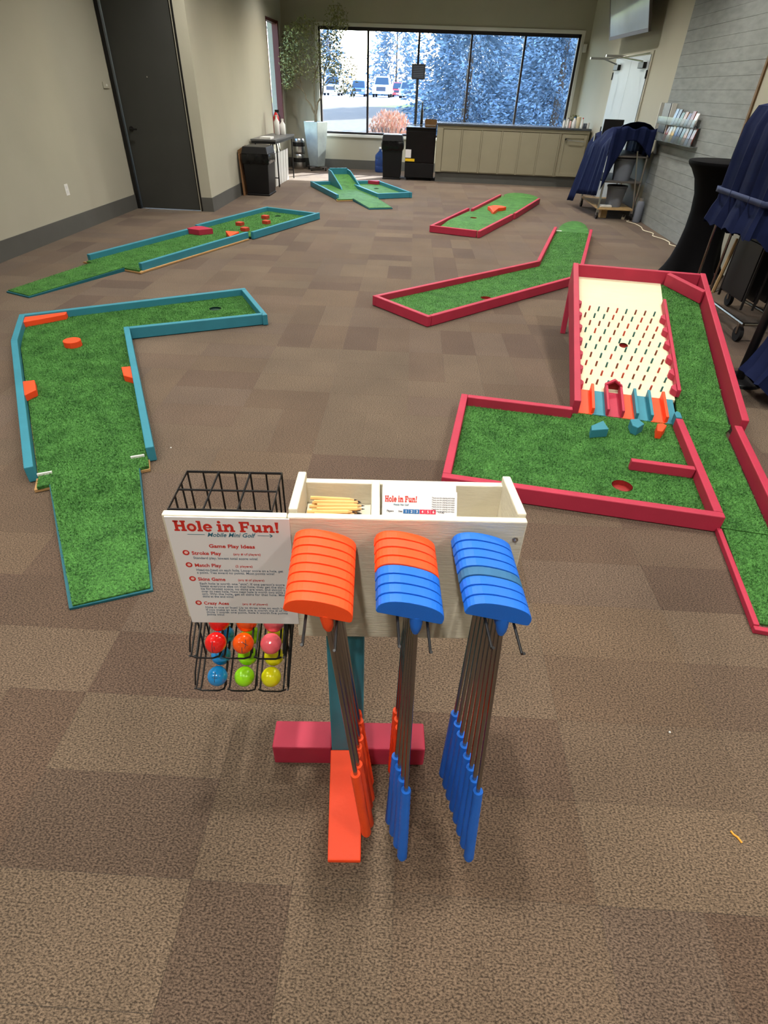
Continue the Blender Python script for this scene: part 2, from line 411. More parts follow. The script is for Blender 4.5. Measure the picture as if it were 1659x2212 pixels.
# recess wall with the grey door
DX0, DX1, DH = -4.44, -3.49, 2.72
wd = MB(); wd.box(LN, DX0 - 0.05, DW, DW + 0.15, -0.12, CEIL); wd.box(DX1 + 0.03, LF0[0] - 0.0, DW, DW + 0.15, -0.12, CEIL); wd.box(DX0 - 0.05, DX1 + 0.03, DW, DW + 0.15, DH + 0.05, CEIL)
struct(wd.build('wall_left_recess', 'wall'))
d1 = bpy.data.objects.new('door_1', None); COL.objects.link(d1); d1.location = (DX0, DW, 0); struct(d1)
MB().box(0.012, DX1 - DX0 - 0.005, 0.03, 0.075, 0.006, DH).build('door_leaf', 'door_grey', d1, bevel=0.004)
fr = MB(); fr.box(-0.05, 0.0, -0.02, 0.14, 0, DH + 0.05); fr.box(DX1 - DX0 + 0.005, DX1 - DX0 + 0.03, -0.012, 0.14, 0, DH + 0.05); fr.box(0.0, DX1 - DX0 + 0.005, -0.02, 0.14, DH + 0.004, DH + 0.05)
fr.build('door_frame', 'frame_black', d1)
h = MB(); h.tube([(0.085, 0.03, 1.02), (0.085, -0.03, 1.02), (0.19, -0.035, 1.02)], 0.011, 8); h.disc((0.085, 0.026, 1.02), 0.032, (0, 1, 0), 14, 0.004)
h.build('door_handle', 'frame_black', d1, True)
MB().disc((0.46, 0.028, 1.62), 0.009, (0, 1, 0), 10, 0.004).build('peephole', 'steel', d1)
# left wall beyond the door, with the narrow window
WY0, WY1, WZ0, WZ1 = 14.15, 15.2, 0.68, 2.64
def wall_seg(mb_, p, q, t, z0, z1, side):
    mb_.rail(p, q, side, t, z0, z1)
def lf(y, off=0.0): return (lerp(LF0[0], LF1[0], (y - DW) / (Y1 - DW)) + off, y)
wlm = MB()
wall_seg(wlm, lf(DW), lf(WY0), 0.2, -0.12, CEIL, 1); wall_seg(wlm, lf(WY1), lf(Y1 + 0.2), 0.2, -0.12, CEIL, 1)
wall_seg(wlm, lf(WY0), lf(WY1), 0.2, -0.12, WZ0, 1); wall_seg(wlm, lf(WY0), lf(WY1), 0.2, WZ1, CEIL, 1)
struct(wlm.build('wall_left_far', 'wall'))
w1 = bpy.data.objects.new('window_1', None); COL.objects.link(w1); struct(w1)
xw = lf(14.7)[0]
f = MB(); f.box(xw - 0.09, xw + 0.015, WY0, WY0 + 0.05, WZ0, WZ1); f.box(xw - 0.09, xw + 0.03, WY1 - 0.10, WY1, WZ0, WZ1); f.box(xw - 0.09, xw + 0.015, WY0, WY1, WZ1 - 0.05, WZ1); f.box(xw - 0.09, xw + 0.02, WY0, WY1, WZ0, WZ0 + 0.05)
f.build('window_frame', 'sash_red', w1)
MB().box(xw - 0.09, xw - 0.084, WY0 + 0.05, WY1 - 0.10, WZ0 + 0.05, WZ1 - 0.05).build('pane', 'glass', w1)
# back wall with the five-pane window
BX0, BX1, BZ0, BZ1 = -2.66, 3.02, 0.70, 2.63
wb = MB()
wb.box(-3.7, BX0, Y1, Y1 + 0.2, -0.12, CEIL); wb.box(BX1, 3.5, Y1, Y1 + 0.2, -0.12, CEIL); wb.box(BX0, BX1, Y1, Y1 + 0.2, -0.12, BZ0); wb.box(BX0, BX1, Y1, Y1 + 0.2, BZ1, CEIL)
struct(wb.build('wall_back', 'wall'))
w2 = bpy.data.objects.new('window_2', None); COL.objects.link(w2); w2.location = (0, Y1, 0); struct(w2)
f = MB()
for x0, x1 in ((BX0 - 0.06, BX0), (BX1, BX1 + 0.06)): f.box(x0, x1, -0.015, 0.0, BZ0 - 0.06, BZ1 + 0.06)
f.box(BX0, BX1, -0.015, 0.0, BZ1, BZ1 + 0.06); f.box(BX0 - 0.06, BX1 + 0.06, -0.05, 0.0, BZ0 - 0.05, BZ0)
f.build('window_trim', 'trim_white', w2)
f = MB(); f.box(BX0, BX0 + 0.04, 0.06, 0.14, BZ0, BZ1); f.box(BX1 - 0.05, BX1, 0.06, 0.14, BZ0, BZ1); f.box(BX0, BX1, 0.06, 0.14, BZ1 - 0.06, BZ1); f.box(BX0, BX1, 0.06, 0.14, BZ0, BZ0 + 0.045)
f.build('window_frame', 'sash_dark', w2)
mull = [-1.56, -0.44, 0.70, 1.85]
for x in mull: MB().box(x - 0.022, x + 0.022, 0.06, 0.14, BZ0 + 0.045, BZ1 - 0.06).build('mullion', 'sash_dark', w2)
xs = [BX0 + 0.04] + mull + [BX1 - 0.05]
for a, b in zip(xs, xs[1:]): MB().box(a + 0.022, b - 0.022, 0.097, 0.103, BZ0 + 0.045, BZ1 - 0.06).build('pane', 'glass', w2)
# right wall: plain near part, board-formed concrete panel, plain far part with double door
struct(MB().box(RP + 0.005, RP + 0.2, Y0, 7.76, -0.12, CEIL).build('wall_right', 'wall'))
wp = struct(MB().box(RP + 0.01, RP + 0.2, 7.80, 10.55, -0.12, CEIL).build('wall_right_panel', 'board_concrete'))
struct(MB().box(RP - 0.015, RP + 0.2, 7.76, 7.80, 0, CEIL).build('trim_1', 'wood_edge'))
z = 0.0; k = 0; rb = rand(3)
while z < CEIL - 0.02:
    hgt = min(0.131, CEIL - z)
    a = rb.uniform(-0.002, 0.002)
    MB().box(RP - 0.006 + a, RP + 0.01, 7.803, 10.548, z + 0.0010, z + hgt - 0.0010).build('board', 'board_concrete', wp, bevel=0.0012)
    z += hgt; k += 1
wr = MB(); wr.rail(RF0, RF1, -1, 0.2, -0.12, CEIL); struct(wr.build('wall_right_far', 'wall'))
struct(MB().box(-4.7, 3.7, Y0 - 0.15, Y0, -0.12, CEIL).build('wall_front', 'wall'))
# baseboards
BB = 0.19
struct(MB().box(LN, LN + 0.012, Y0, DW, 0, BB).build('baseboard_left', 'baseboard'))
b = MB(); b.box(LN + 0.012, DX0 - 0.052, DW - 0.012, DW, 0, BB); b.box(DX1 + 0.034, LF0[0] + 0.012, DW - 0.012, DW, 0, BB); struct(b.build('baseboard_recess', 'baseboard'))
b = MB(); b.rail(lf(DW), lf(Y1), -1, 0.012, 0, BB); struct(b.build('baseboard_left_far', 'baseboard'))
struct(MB().box(-3.43, 3.2, Y1 - 0.012, Y1, 0, BB).build('baseboard_back', 'baseboard'))
b = MB(); b.rail(RF0, RF1, 1, 0.012, 0, 0.11); struct(b.build('baseboard_right_far', 'baseboard'))
# frame for things on the far right wall: s along the wall from its near end, n into the room
RDIR = (Vector(RF1) - Vector(RF0)).normalized(); RANG = math.atan2(RDIR.y, RDIR.x)
def rw(y): return lerp(RF0[0], RF1[0], (y - RF0[1]) / (RF1[1] - RF0[1]))
d2 = bpy.data.objects.new('door_2', None); COL.objects.link(d2); d2.location = (rw(11.68), 11.68, 0); d2.rotation_euler = (0, 0, RANG); struct(d2)
# local x runs away along the wall, local y points into the room (towards -x world)
LW, DHT = 0.895, 2.15
for k in (0, 1):
    leaf = MB().box(k * LW + (0.006 if k == 0 else 0.001), (k + 1) * LW - (0.001 if k == 0 else 0.006), 0.004, 0.03, 0.01, DHT).build('door_leaf', 'door_white', d2, bevel=0.003)
    hx = 0.0 if k == 0 else 2 * LW
    for hz in (0.3, 1.07, 1.9): MB().tube([(hx, 0.034, hz - 0.055), (hx, 0.034, hz + 0.055)], 0.014, 8).build('hinge', 'frame_black', leaf)
    c = MB(); sx = 1 if k == 0 else -1
    c.box(min(hx + sx * 0.10, hx + sx * 0.36), max(hx + sx * 0.10, hx + sx * 0.36), 0.03, 0.085, 1.98, 2.06); c.build('closer_body', 'frame_black', leaf, bevel=0.006)
    c = MB(); c.tube([(hx + sx * 0.2, 0.07, 2.07), (hx + sx * 0.42, 0.36, 2.12)], 0.012, 6); c.tube([(hx + sx * 0.42, 0.36, 2.12), (hx + sx * 0.08, 0.03, 2.17)], 0.010, 6)
    c.box(hx + sx * 0.42 - 0.02, hx + sx * 0.42 + 0.02, 0.30, 0.62, 2.115, 2.145); c.build('closer_arm', 'steel', leaf)
f = MB(); f.box(-0.05, 0.0, 0.0, 0.02, 0, DHT + 0.05); f.box(2 * LW, 2 * LW + 0.05, 0.0, 0.02, 0, DHT + 0.05); f.box(0, 2 * LW, 0.0, 0.02, DHT + 0.004, DHT + 0.05)
f.build('door_frame', 'wall', d2)

# ------------------------------------------------------------------ ceiling downlights
def downlight(x, y, power, label, size=2.5, z=CEIL):
    t = thing('downlight', label, 'ceiling light', (x, y, z), 0, 'recessed ceiling downlights')
    MB().lathe([(0.075, -0.002), (0.105, -0.002), (0.105, -0.012), (0.072, -0.016)], 20).build('trim_ring', 'trim_white', t, True)
    e = MB().lathe([(0.07, -0.006), (0.07, -0.008)], 20).build('lens', 'lamp_glow', t)
    ld = bpy.data.lights.new('downlight_bulb', 'SPOT'); ld.energy = power * 4; ld.spot_size = size; ld.spot_blend = 1.0; ld.shadow_soft_size = 0.07; ld.color = (1.0, 0.945, 0.87)
    lo = bpy.data.objects.new('bulb', ld); COL.objects.link(lo); lo.parent = t; lo.location = (0, 0, -0.03)
    return t
mat('lamp_glow', (255, 244, 226), 0.5, emit=6.0)
rows = [-0.9, 1.15, 3.4, 5.9, 8.4, 10.7, 12.9]  # last row added and far rows raised to brighten the far end
for y in rows:
    for x in ((-2.7, -0.25, 2.2) if y < 9 else (-1.4, 1.6)):
        downlight(x, y, LAMP_W * (1.0 if y < 7 else 1.3), 'round white recessed downlight glowing in the ceiling')
downlight(0.95, 14.55, LAMP_W * 2.0, 'round white recessed downlight washing the wall above the big window', 1.9)
downlight(-2.4, 13.4, LAMP_W * 0.7, 'round white recessed downlight over the potted tree', 2.2)

# ================================================================== PUTTER RACK
RK = thing('putter_rack', 'white wooden putter rack on a teal post with crimson and orange feet', 'rack', (-0.118, 0.879, 0), R(4.5))
MB().box(-0.053, 0.036, -0.044, 0.045, 0, 0.80).build('post', 'teal', RK, bevel=0.004)
ft = MB(); ft.box(-0.225, -0.0535, -0.04, 0.045, 0, 0.089); ft.build('cross_foot', 'crimson', RK, bevel=0.005)
ft = MB(); ft.box(0.0365, 0.217, -0.042, 0.043, 0, 0.089); ft.build('cross_foot', 'crimson', RK, bevel=0.005)
MB().hexa([(-0.0475, -0.305, 0), (0.0385, -0.305, 0), (0.034, -0.0445, 0), (-0.056, -0.0445, 0), (-0.0475, -0.303, 0.012), (0.0385, -0.303, 0.012), (0.034, -0.0445, 0.089), (-0.056, -0.0445, 0.089)]).build('front_foot', 'orange', RK, bevel=0.003)
MB().box(-0.113, 0.348, -0.060, -0.0445, 0.603, 0.948).build('front_board', 'board_white', RK, bevel=0.003)
MB().box(-0.351, -0.114, -0.060, -0.0445, 0.660, 0.948).build('sign_board', 'board_white', RK, bevel=0.003)
MB().box(-0.30, 0.10, -0.0440, -0.026, 0.70, 0.735).build('batten', 'board_white', RK)
bx = RK
MB().box(-0.113, 0.348, 0.096, 0.112, 0.80, 0.922).build('box_back', 'board_white', RK, bevel=0.002)
MB().hexa([(-0.113, -0.044, 0.80), (-0.095, -0.044, 0.80), (-0.095, 0.114, 0.80), (-0.113, 0.114, 0.80), (-0.113, -0.044, 0.956), (-0.095, -0.044, 0.956), (-0.095, 0.114, 0.938), (-0.113, 0.114, 0.938)]).build('box_end', 'board_white', RK, bevel=0.003)
MB().hexa([(0.330, -0.044, 0.80), (0.348, -0.044, 0.80), (0.348, 0.114, 0.80), (0.330, 0.114, 0.80), (0.330, -0.044, 0.956), (0.348, -0.044, 0.956), (0.348, 0.114, 0.938), (0.330, 0.114, 0.938)]).build('box_end', 'board_white', RK, bevel=0.003)
MB().box(0.046, 0.064, -0.044, 0.0955, 0.80, 0.932).build('box_divider', 'board_white', RK, bevel=0.003)
MB().box(-0.0945, 0.3295, -0.044, 0.0955, 0.80, 0.812).build('box_floor', 'board_white', RK)
for sx, sz in ((0.330, 0.905), (0.322, 0.868)):
    s = MB(); s.disc((sx, -0.061, sz), 0.006, (0, 1, 0), 12, 0.0015); s.tube([(sx, -0.061, sz), (sx, -0.068, sz)], 0.0022, 6); s.build('screw', 'steel', RK)
# hooks: two under each stack
STACK = {'L': (-0.043, -0.043), 'M': (0.111, 0.117), 'R': (0.260, 0.271)}   # u of the head centres at the board and at the front
def zc(v): return lerp(0.889, 0.866, (-0.08 - v) / 0.165)
TILT = R(14.0)
for k, (ub, uf) in STACK.items():
    for du in (-0.020, 0.0335):
        pts = []
        for v in (-0.06, -0.12, -0.20, -0.26, -0.292):
            u_ = lerp(ub, uf, (-0.08 - v) / 0.165) + du
            pts.append((u_, v, zc(v) - math.tan(TILT) * du - 0.0050))
        pts.append((pts[-1][0], -0.300, pts[-1][2] + 0.012))
        MB().tube(pts, 0.0026, 8).build('hook', 'wire_black', RK, True)

# printed play-idea sheet in a clear sleeve, fixed to the sign board
SG = thing('rules_sheet', 'printed sheet of game play ideas with red title in a clear sleeve on the rack', 'sign', (-0.118, 0.879, 0), R(4.5))
SV = -0.0635
MB().box(-0.345, -0.109, -0.0632, -0.0604, 0.648, 0.945).build('sheet', 'paper', SG)
def ring(cx, cz, rx, rz, ix, iz, a0=0, a1=360, n=18):
    out = []
    for i in range(n):
        t0, t1 = R(lerp(a0, a1, i / n)), R(lerp(a0, a1, (i + 1) / n))
        out.append([(cx + rx * math.cos(t0), cz + rz * math.sin(t0)), (cx + rx * math.cos(t1), cz + rz * math.sin(t1)), (cx + ix * math.cos(t1), cz + iz * math.sin(t1)), (cx + ix * math.cos(t0), cz + iz * math.sin(t0))])
    return out
def rc(x0, x1, z0, z1): return [(x0, z0), (x1, z0), (x1, z1), (x0, z1)]
GLY = {
 'H': (1.04, [rc(.1, .36, 0, 1), rc(.68, .94, 0, 1), rc(.3, .74, .42, .6), rc(0, .46, 0, .15), rc(.58, 1.04, 0, .15), rc(0, .46, .85, 1), rc(.58, 1.04, .85, 1)]),
 'o': (.80, ring(.40, .36, .40, .38, .19, .2)),
 'l': (.46, [rc(.1, .36, 0, 1), rc(0, .46, 0, .15), rc(0, .2, .86, 1)]),
 'e': (.78, ring(.39, .36, .39, .38, .17, .2, 0, 325) + [rc(.15, .76, .31, .43)]),
 'i': (.46, [rc(.1, .36, 0, .72), rc(0, .46, 0, .15), rc(0, .2, .58, .72)] + ring(.22, .92, .14, .13, .01, .01, 0, 360, 12)),
 'n': (.98, [rc(.1, .34, 0, .72), rc(.62, .86, 0, .48), rc(0, .44, 0, .15), rc(.54, .98, 0, .15), rc(0, .2, .58, .72)] + ring(.56, .43, .30, .31, .07, .11, 0, 180, 10)),
 'F': (.88, [rc(.1, .36, 0, 1), rc(0, .48, 0, .15), rc(0, .86, .84, 1), rc(.3, .68, .42, .58), rc(.7, .86, .66, 1), rc(.6, .7, .36, .64)]),
 'u': (.98, [rc(.12, .36, .25, .72), rc(.64, .88, 0, .72), rc(0, .3, .58, .72), rc(.52, .8, .58, .72), rc(.7, .98, 0, .15)] + ring(.42, .28, .30, .30, .06, .1, 180, 360, 10)),
 '!': (.34, [[(.1, .3), (.24, .3), (.32, 1), (.02, 1)]] + ring(.17, .11, .14, .13, .01, .01, 0, 360, 12)),
 ' ': (.30, [])}
def slab_text(body, height, width, swash=0.0):
    mb = MB(); x = 0.0; polys = []; o_at = None
    for ch in body:
        wd_, ps = GLY[ch]
        if ch == 'o' and o_at is None: o_at = x + 0.40
        for p in ps: polys.append([(a + x, b) for a, b in p])
        x += wd_ + 0.05
    k = width / x
    for i, p in enumerate(polys): mb.extr([(a * k, -0.00003 * (i % 5), b * height) for a, b in p], (0, -0.0003, 0))
    return mb, o_at * k
t, ox = slab_text('Hole in Fun!', 0.0255, 0.202)
t = t.build('title', 'ink_red', SG); t.location = (-0.331, SV + 0.0002, 0.9115)
MB().disc((ox, 0, 0.0255 * 0.36), 0.0042, (0, 1, 0), 14, 0.0002).build('ball_mark', 'ink_pink', t)
text_part('tagline', 'Mobile Mini Golf', 0.0145, 'ink_teal', SG, (-0.271, SV, 0.8985), 0.00012, width=0.094, shear=0.35)
a = MB(); a.box(-0.308, -0.275, SV - 0.0002, SV, 0.9030, 0.9040); a.build('rule_line', 'ink_teal', SG)
a = MB(); a.box(-0.173, -0.144, SV - 0.0002, SV, 0.9028, 0.9038); a.extr([(-0.150, SV, 0.9075), (-0.1485, SV, 0.9080), (-0.1435, SV, 0.9033), (-0.1485, SV, 0.8990), (-0.150, SV, 0.8995), (-0.146, SV, 0.9033)], (0, -0.0002, 0)); a.build('arrow', 'ink_teal', SG)
text_part('heading', 'Game Play Ideas', 0.0125, 'ink_red', SG, (-0.272, SV, 0.8700), 0.00025, width=0.090)
ITEMS = [(0.8505, 'Stroke Play', '(any # of players)', ['Standard play. lowest total score wins!'], 0.058),
         (0.8175, 'Match Play', '(2 players)', ['Head-to-head on each hole. Lower score on a hole, get', 'a point. Ties award no points. Most points wins!'], 0.053),
         (0.7785, 'Skins Game', '(any # of players)', ['Each hole is worth one "skin". If one person\'s score', 'beats everyone else on that hole, they get the skin.', 'tie for lowest score, no skins are won, and skin(s) c', 'over to next hole. Now next hole is worth two skins (', 'on). Win the hole, get all skins for that hole. Mos', 'skins at the end wins!'], 0.056),
         (0.7065, 'Crazy Aces', '(any # of players)', ['Hole in one or bust! Up to three tries on each hole', 'if you make an ace. Each ace is worth the # of ho', '(hole 1 worth one point, hole 5 worth five points', 'points wins!'], 0.053)]
for zb, nm, who, lines, wd_ in ITEMS:
    bl = MB().disc((-0.320, SV, zb + 0.005), 0.0068, (0, 1, 0), 16, 0.0002).build('bullet', 'ink_red', SG)
    MB().disc((-0.3195, SV - 0.0004, zb + 0.0055), 0.0036, (0, 1, 0), 12, 0.0002).build('bullet_mark', 'ink_pink', bl)
    text_part('item_title', nm, 0.0125, 'ink_red', SG, (-0.309, SV, zb), 0.0002, width=wd_)
    text_part('item_note', who, 0.0085, 'ink_red', SG, (-0.227, SV, zb + 0.0005), 0.0, width=0.054 if len(who) > 12 else 0.034)
    for i, ln in enumerate(lines):
        full = 0.176 if len(ln) > 44 else (0.128 if len(ln) > 36 else 0.065)
        if len(lines) == 2 and i == 1: full = 0.158
        if ln.startswith('points'): full = 0.037
        text_part('item_text', ln, 0.0088, 'ink_grey', SG, (-0.308, SV, zb - 0.0115 - i * 0.0077), 0.00005, width=full)

# ------------------------------------------------------------------ putters: 8 orange, 4 orange + 4 blue, 8 blue
def head_mesh(name):
    a = 0.061; P = []
    P.append((-a, 0.004)); P.append((-a + 0.004, 0.0))
    P.append((a - 0.003, 0.0)); P.append((a, 0.003))
    for i in range(15):
        t = math.pi * (i + 0.6) / 15.8
        c = math.cos(t); s = math.sin(t)
        P.append((a * math.copysign(abs(c) ** 0.85, c), 0.006 + 0.032 * s ** 0.75))
    mb = MB(); mb.extr([(x, -0.01015, z) for x, z in P], (0, 0.0203, 0))
    me = mb.mesh('head'); me.materials.append(M[name]); return me
HEADS = {}
def putter(stack, i, colour, head_m, end, label, group):
    ub, uf = STACK[stack]
    v = -0.0715 - 0.0207 * i - 0.0104
    u_ = lerp(ub, uf, (-0.08 - v) / 0.165); z = zc(v)
    c4, s4 = math.cos(R(4.5)), math.sin(R(4.5))
    base = (-0.118 + u_ * c4 - v * s4, 0.879 + u_ * s4 + v * c4, z)
    t = thing('putter', label, 'putter', base, R(4.5), group)
    if head_m not in HEADS: HEADS[head_m] = head_mesh(head_m)
    hd = put('head', HEADS[head_m], None, t, bevel=0.0010); hd.rotation_euler = (0, TILT, 0)
    p0 = Vector((0.014, 0, -0.003)); e = Vector((end[0] - u_, end[1] - v, -1)); 
    L = 0.80; ex, ey = e.x - p0.x, e.y; ez = -math.sqrt(L * L - ex * ex - ey * ey); p1 = p0 + Vector((ex, ey, ez)); d = (p1 - p0).normalized()
    hs = MB(); hs.rings([[p + Vector((r * math.cos(2 * math.pi * j / 10), r * 0.9 * math.sin(2 * math.pi * j / 10), 0)) for j in range(10)] for p, r in ((p0 + Vector((0, 0, 0.003)), 0.0125), (p0 + d * 0.016, 0.0118), (p0 + d * 0.030, 0.0100), (p0 + d * 0.040, 0.0060))])
    hs.build('hosel', colour, t, True)
    MB().tube([p0 + d * 0.03, p1 - d * 0.26], 0.0049, 8).build('shaft', 'chrome', t, True)
    pts = []; n = 28
    g = MB(); x = d.cross(Vector((0, 1, 0))).normalized(); y = d.cross(x); rr = []
    for q in range(n + 1):
        s = q / n; r = lerp(0.0112, 0.0124, s) + (0.0007 if q % 2 else -0.0004) * (0 if q in (0, n) else 1)
        if q == n: r *= 0.8
        c = p1 - d * 0.285 * (1 - s)
        rr.append([c + (x * math.cos(2 * math.pi * j / 12) + y * math.sin(2 * math.pi * j / 12)) * r for j in range(12)])
    g.rings(rr); g.build('grip', colour, t, True)
    return t
rp = rand(11)
ORD = ['first', 'second', 'third', 'fourth', 'fifth', 'sixth', 'seventh', 'outermost']
for i in range(8):
    putter('L', i, 'rubber_orange', 'rubber_orange', (lerp(0.050, 0.062, (i * 5 % 8) / 8) if i < 7 else 0.052, lerp(-0.12, -0.262, i / 7)),
           '%s orange putter out from the board in the all-orange stack beside the rules sheet' % ORD[i], 'orange putters hanging next to the rules sheet')
for i in range(4):
    putter('M', i, 'rubber_orange', 'rubber_orange_worn' if i == 1 else 'rubber_orange', (0.120 + 0.004 * i, lerp(-0.105, -0.17, i / 3)),
           ['orange putter nearest the board in the half orange, half blue stack', 'orange putter with scuffed dull head in the half orange, half blue stack', 'third orange putter out from the board in the half orange, half blue stack', 'orange putter touching the blue heads in the half orange, half blue stack'][i], 'putters in the mixed stack')
for i in range(4, 8):
    putter('M', i, 'rubber_blue', 'rubber_blue', (0.112 + 0.010 * (i - 4), lerp(-0.235, -0.317, (i - 4) / 3)),
           ['blue putter touching the orange heads in the half orange, half blue stack', 'second blue putter from the orange heads in the half orange, half blue stack', 'third blue putter from the orange heads in the half orange, half blue stack', 'outermost blue putter at the hook tips of the half orange, half blue stack'][i - 4], 'putters in the mixed stack')
for i in range(8):
    putter('R', i, 'rubber_blue', 'rubber_blue_worn' if i == 4 else 'rubber_blue', (lerp(0.262, 0.309, i / 7), lerp(-0.115, -0.318, i / 7)),
           'blue putter with dull greyish worn head in the all-blue stack' if i == 4 else '%s blue putter out from the board in the all-blue stack' % ORD[i], 'blue putters at the end of the rack')

# ------------------------------------------------------------------ pencils and score cards in the box
def rk(u_, v, z):
    c4, s4 = math.cos(R(4.5)), math.sin(R(4.5)); return (-0.118 + u_ * c4 - v * s4, 0.879 + u_ * s4 + v * c4, z)
pm = MB(); pm.tube([(-0.045, 0, 0), (0.036, 0, 0)], 0.0036, 6)
def pencil(u_, v, z, rz, tilt):
    t = thing('golf_pencil', 'short tan golf pencil lying in the rack box beside the score cards', 'pencil', rk(u_, v, z), R(4.5) + rz, 'golf pencils in the rack box')
    t.rotation_euler = (0, tilt, R(4.5) + rz)
    MB().tube([(-0.050, 0, 0), (0.034, 0, 0)], 0.0042, 6).build('barrel', 'pencil', t)
    MB().rings([[(x, r * math.cos(2 * math.pi * j / 6), r * math.sin(2 * math.pi * j / 6)) for j in range(6)] for x, r in ((0.034, 0.0040), (0.044, 0.0016))]).build('sharpened_wood', 'pencil_tip', t)
    MB().rings([[(x, r * math.cos(2 * math.pi * j / 6), r * math.sin(2 * math.pi * j / 6)) for j in range(6)] for x, r in ((0.0435, 0.0018), (0.0500, 0.0004))]).build('lead', 'graphite', t)
rq = rand(8); lay = 0
for layer, cnt in enumerate((12, 11, 10, 9)):
    for i in range(cnt):
        pencil(-0.027 + rq.uniform(-0.010, 0.010), -0.034 + (0.118 if layer < 3 else 0.11) * (i + 0.5 + 0.3 * (layer % 2)) / (cnt + 0.5), 0.872 + layer * 0.0092, rq.uniform(-0.06, 0.06), rq.uniform(-0.02, 0.02))
MB().box(-0.094, 0.045, -0.0435, 0.095, 0.8122, 0.867).build('pencil_tray', 'board_white', RK)
pencil(0.275, -0.020, 0.8172, 0.10, 0.02)
CT = R(38)
def score_card(i, n):
    t = thing('score_card', 'top printed score card of the stack in the rack box' if i == 0 else 'white score card under the printed one in the rack box', 'card', rk(0.146 + rq.uniform(-0.003, 0.003), -0.037 + i * 0.0056, 0.852 + i * 0.0014), R(4.5), None if i == 0 else 'white score cards stacked in the rack box')
    t.rotation_euler = (-CT, 0, R(4.5) + rq.uniform(-0.01, 0.01))
    MB().box(-0.076, 0.076, 0.0, 0.0022, 0.0, 0.112 if i == 0 else 0.1125 - 0.0008 * i).build('card', 'paper', t)
    return t
for i in range(9):
    c = score_card(i, 9)
    if i == 0:
        s, ox = slab_text('Hole in Fun!', 0.0125, 0.066); s = s.build('title', 'ink_red', c); s.location = (-0.072, -0.0006, 0.097)
        text_part('tagline', 'Mobile Mini Golf', 0.006, 'ink_teal', c, (-0.055, -0.0006, 0.0895), 0.0, width=0.032, shear=0.3)
        for k in range(7): text_part('fine_print', 'Thank you for playing and enjoy', 0.004, 'ink_dark', c, (0.024, -0.0006, 0.106 - 0.0046 * k), 0.0, width=0.047)
        text_part('players', 'Players', 0.0058, 'ink_dark', c, (-0.068, -0.0006, 0.0765), 0.00008, width=0.014)
        text_part('date', 'Date', 0.0050, 'ink_dark', c, (-0.044, -0.0006, 0.0765), 0.00008, width=0.008)
        for k in range(6):
            b_ = MB().box(-0.034 + k * 0.0112, -0.0232 + k * 0.0112, -0.0007, -0.0002, 0.0735, 0.0825).build('hole_column', 'ink_blue' if k < 3 else 'ink_crimson', c)
            text_part('hole_number', str(k + 1), 0.0075, 'paper', b_, (-0.0300 + k * 0.0112, -0.0010, 0.0755), 0.0001)
        text_part('total', 'TOTAL', 0.0055, 'ink_dark', c, (0.037, -0.0006, 0.0755), 0.00006, width=0.013)

# ------------------------------------------------------------------ wire ball basket and balls
BK = thing('ball_basket', 'black wire ball dispenser with sloping shelves hanging behind the rules sheet', 'basket', (-0.118, 0.879, 0), R(4.5))
U0, U1, VF, VB = -0.368, -0.157, 0.012, 0.152
ZT = 0.905
fr = MB(); fr.tube([(U0, VF, ZT), (U1, VF, ZT), (U1, VB, ZT), (U0, VB, ZT)], 0.0030, 6, closed=True); fr.build('top_rim', 'wire_black', BK, True)
fr = MB(); fr.tube([(U0, (VF + VB) / 2, ZT), (U1, (VF + VB) / 2, ZT)], 0.0024, 6)
for k in (1, 2):
    uu = lerp(U0, U1, k / 3); fr.tube([(uu, VF, ZT), (uu, VB, ZT)], 0.0024, 6)
fr.build('top_divider', 'wire_black', BK, True)
for k in range(7):
    uu = lerp(U0, U1, k / 6)
    MB().tube([(uu, VB, ZT), (uu, VB + 0.002, 0.46)], 0.0022, 6).build('back_wire', 'wire_black', BK, True)
for uu in (U0, U1):
    for vv in (VF, VF + 0.047, VF + 0.094): MB().tube([(uu, vv, ZT), (uu, vv, 0.44)], 0.0022, 6).build('side_wire', 'wire_black', BK, True)
SL = 0.026 / 0.045
def shelf(zf, extra):
    sl = lambda v: zf + (v + 0.045) * SL
    uu0, uu1 = U0 - 0.004 - extra, U1 + 0.004
    for k in range(4):
        c = lerp(uu0, uu1, k / 3)
        for dd in ((-0.006, 0.006) if 0 < k < 3 else (0.0, 0.012 if k == 0 else -0.012)):
            MB().tube([(c + dd, VB, sl(VB)), (c + dd, -0.052, sl(-0.052)), (c + dd, -0.062, sl(-0.055) + 0.003), (c + dd, -0.0655, sl(-0.055) + 0.010)], 0.0023, 6).build('shelf_wire', 'wire_black', BK, True)
        if k < 3:
            d = lerp(uu0, uu1, (k + 1) / 3)
            MB().tube([(c + 0.004, -0.0655, sl(-0.055) + 0.010), (c + 0.018, -0.068, sl(-0.055) + 0.006), (d - 0.018, -0.068, sl(-0.055) + 0.006), (d - 0.004, -0.0655, sl(-0.055) + 0.010)], 0.0023, 6).build('lip_wire', 'wire_black', BK, True)
        MB().tube([(c, VB, sl(VB) + 0.042), (c, -0.040, sl(-0.04) + 0.034), (c, -0.058, sl(-0.052) + 0.012)], 0.0021, 6).build('lane_guard', 'wire_black', BK, True)
shelf(0.5285, 0.0); shelf(0.4005, 0.010)
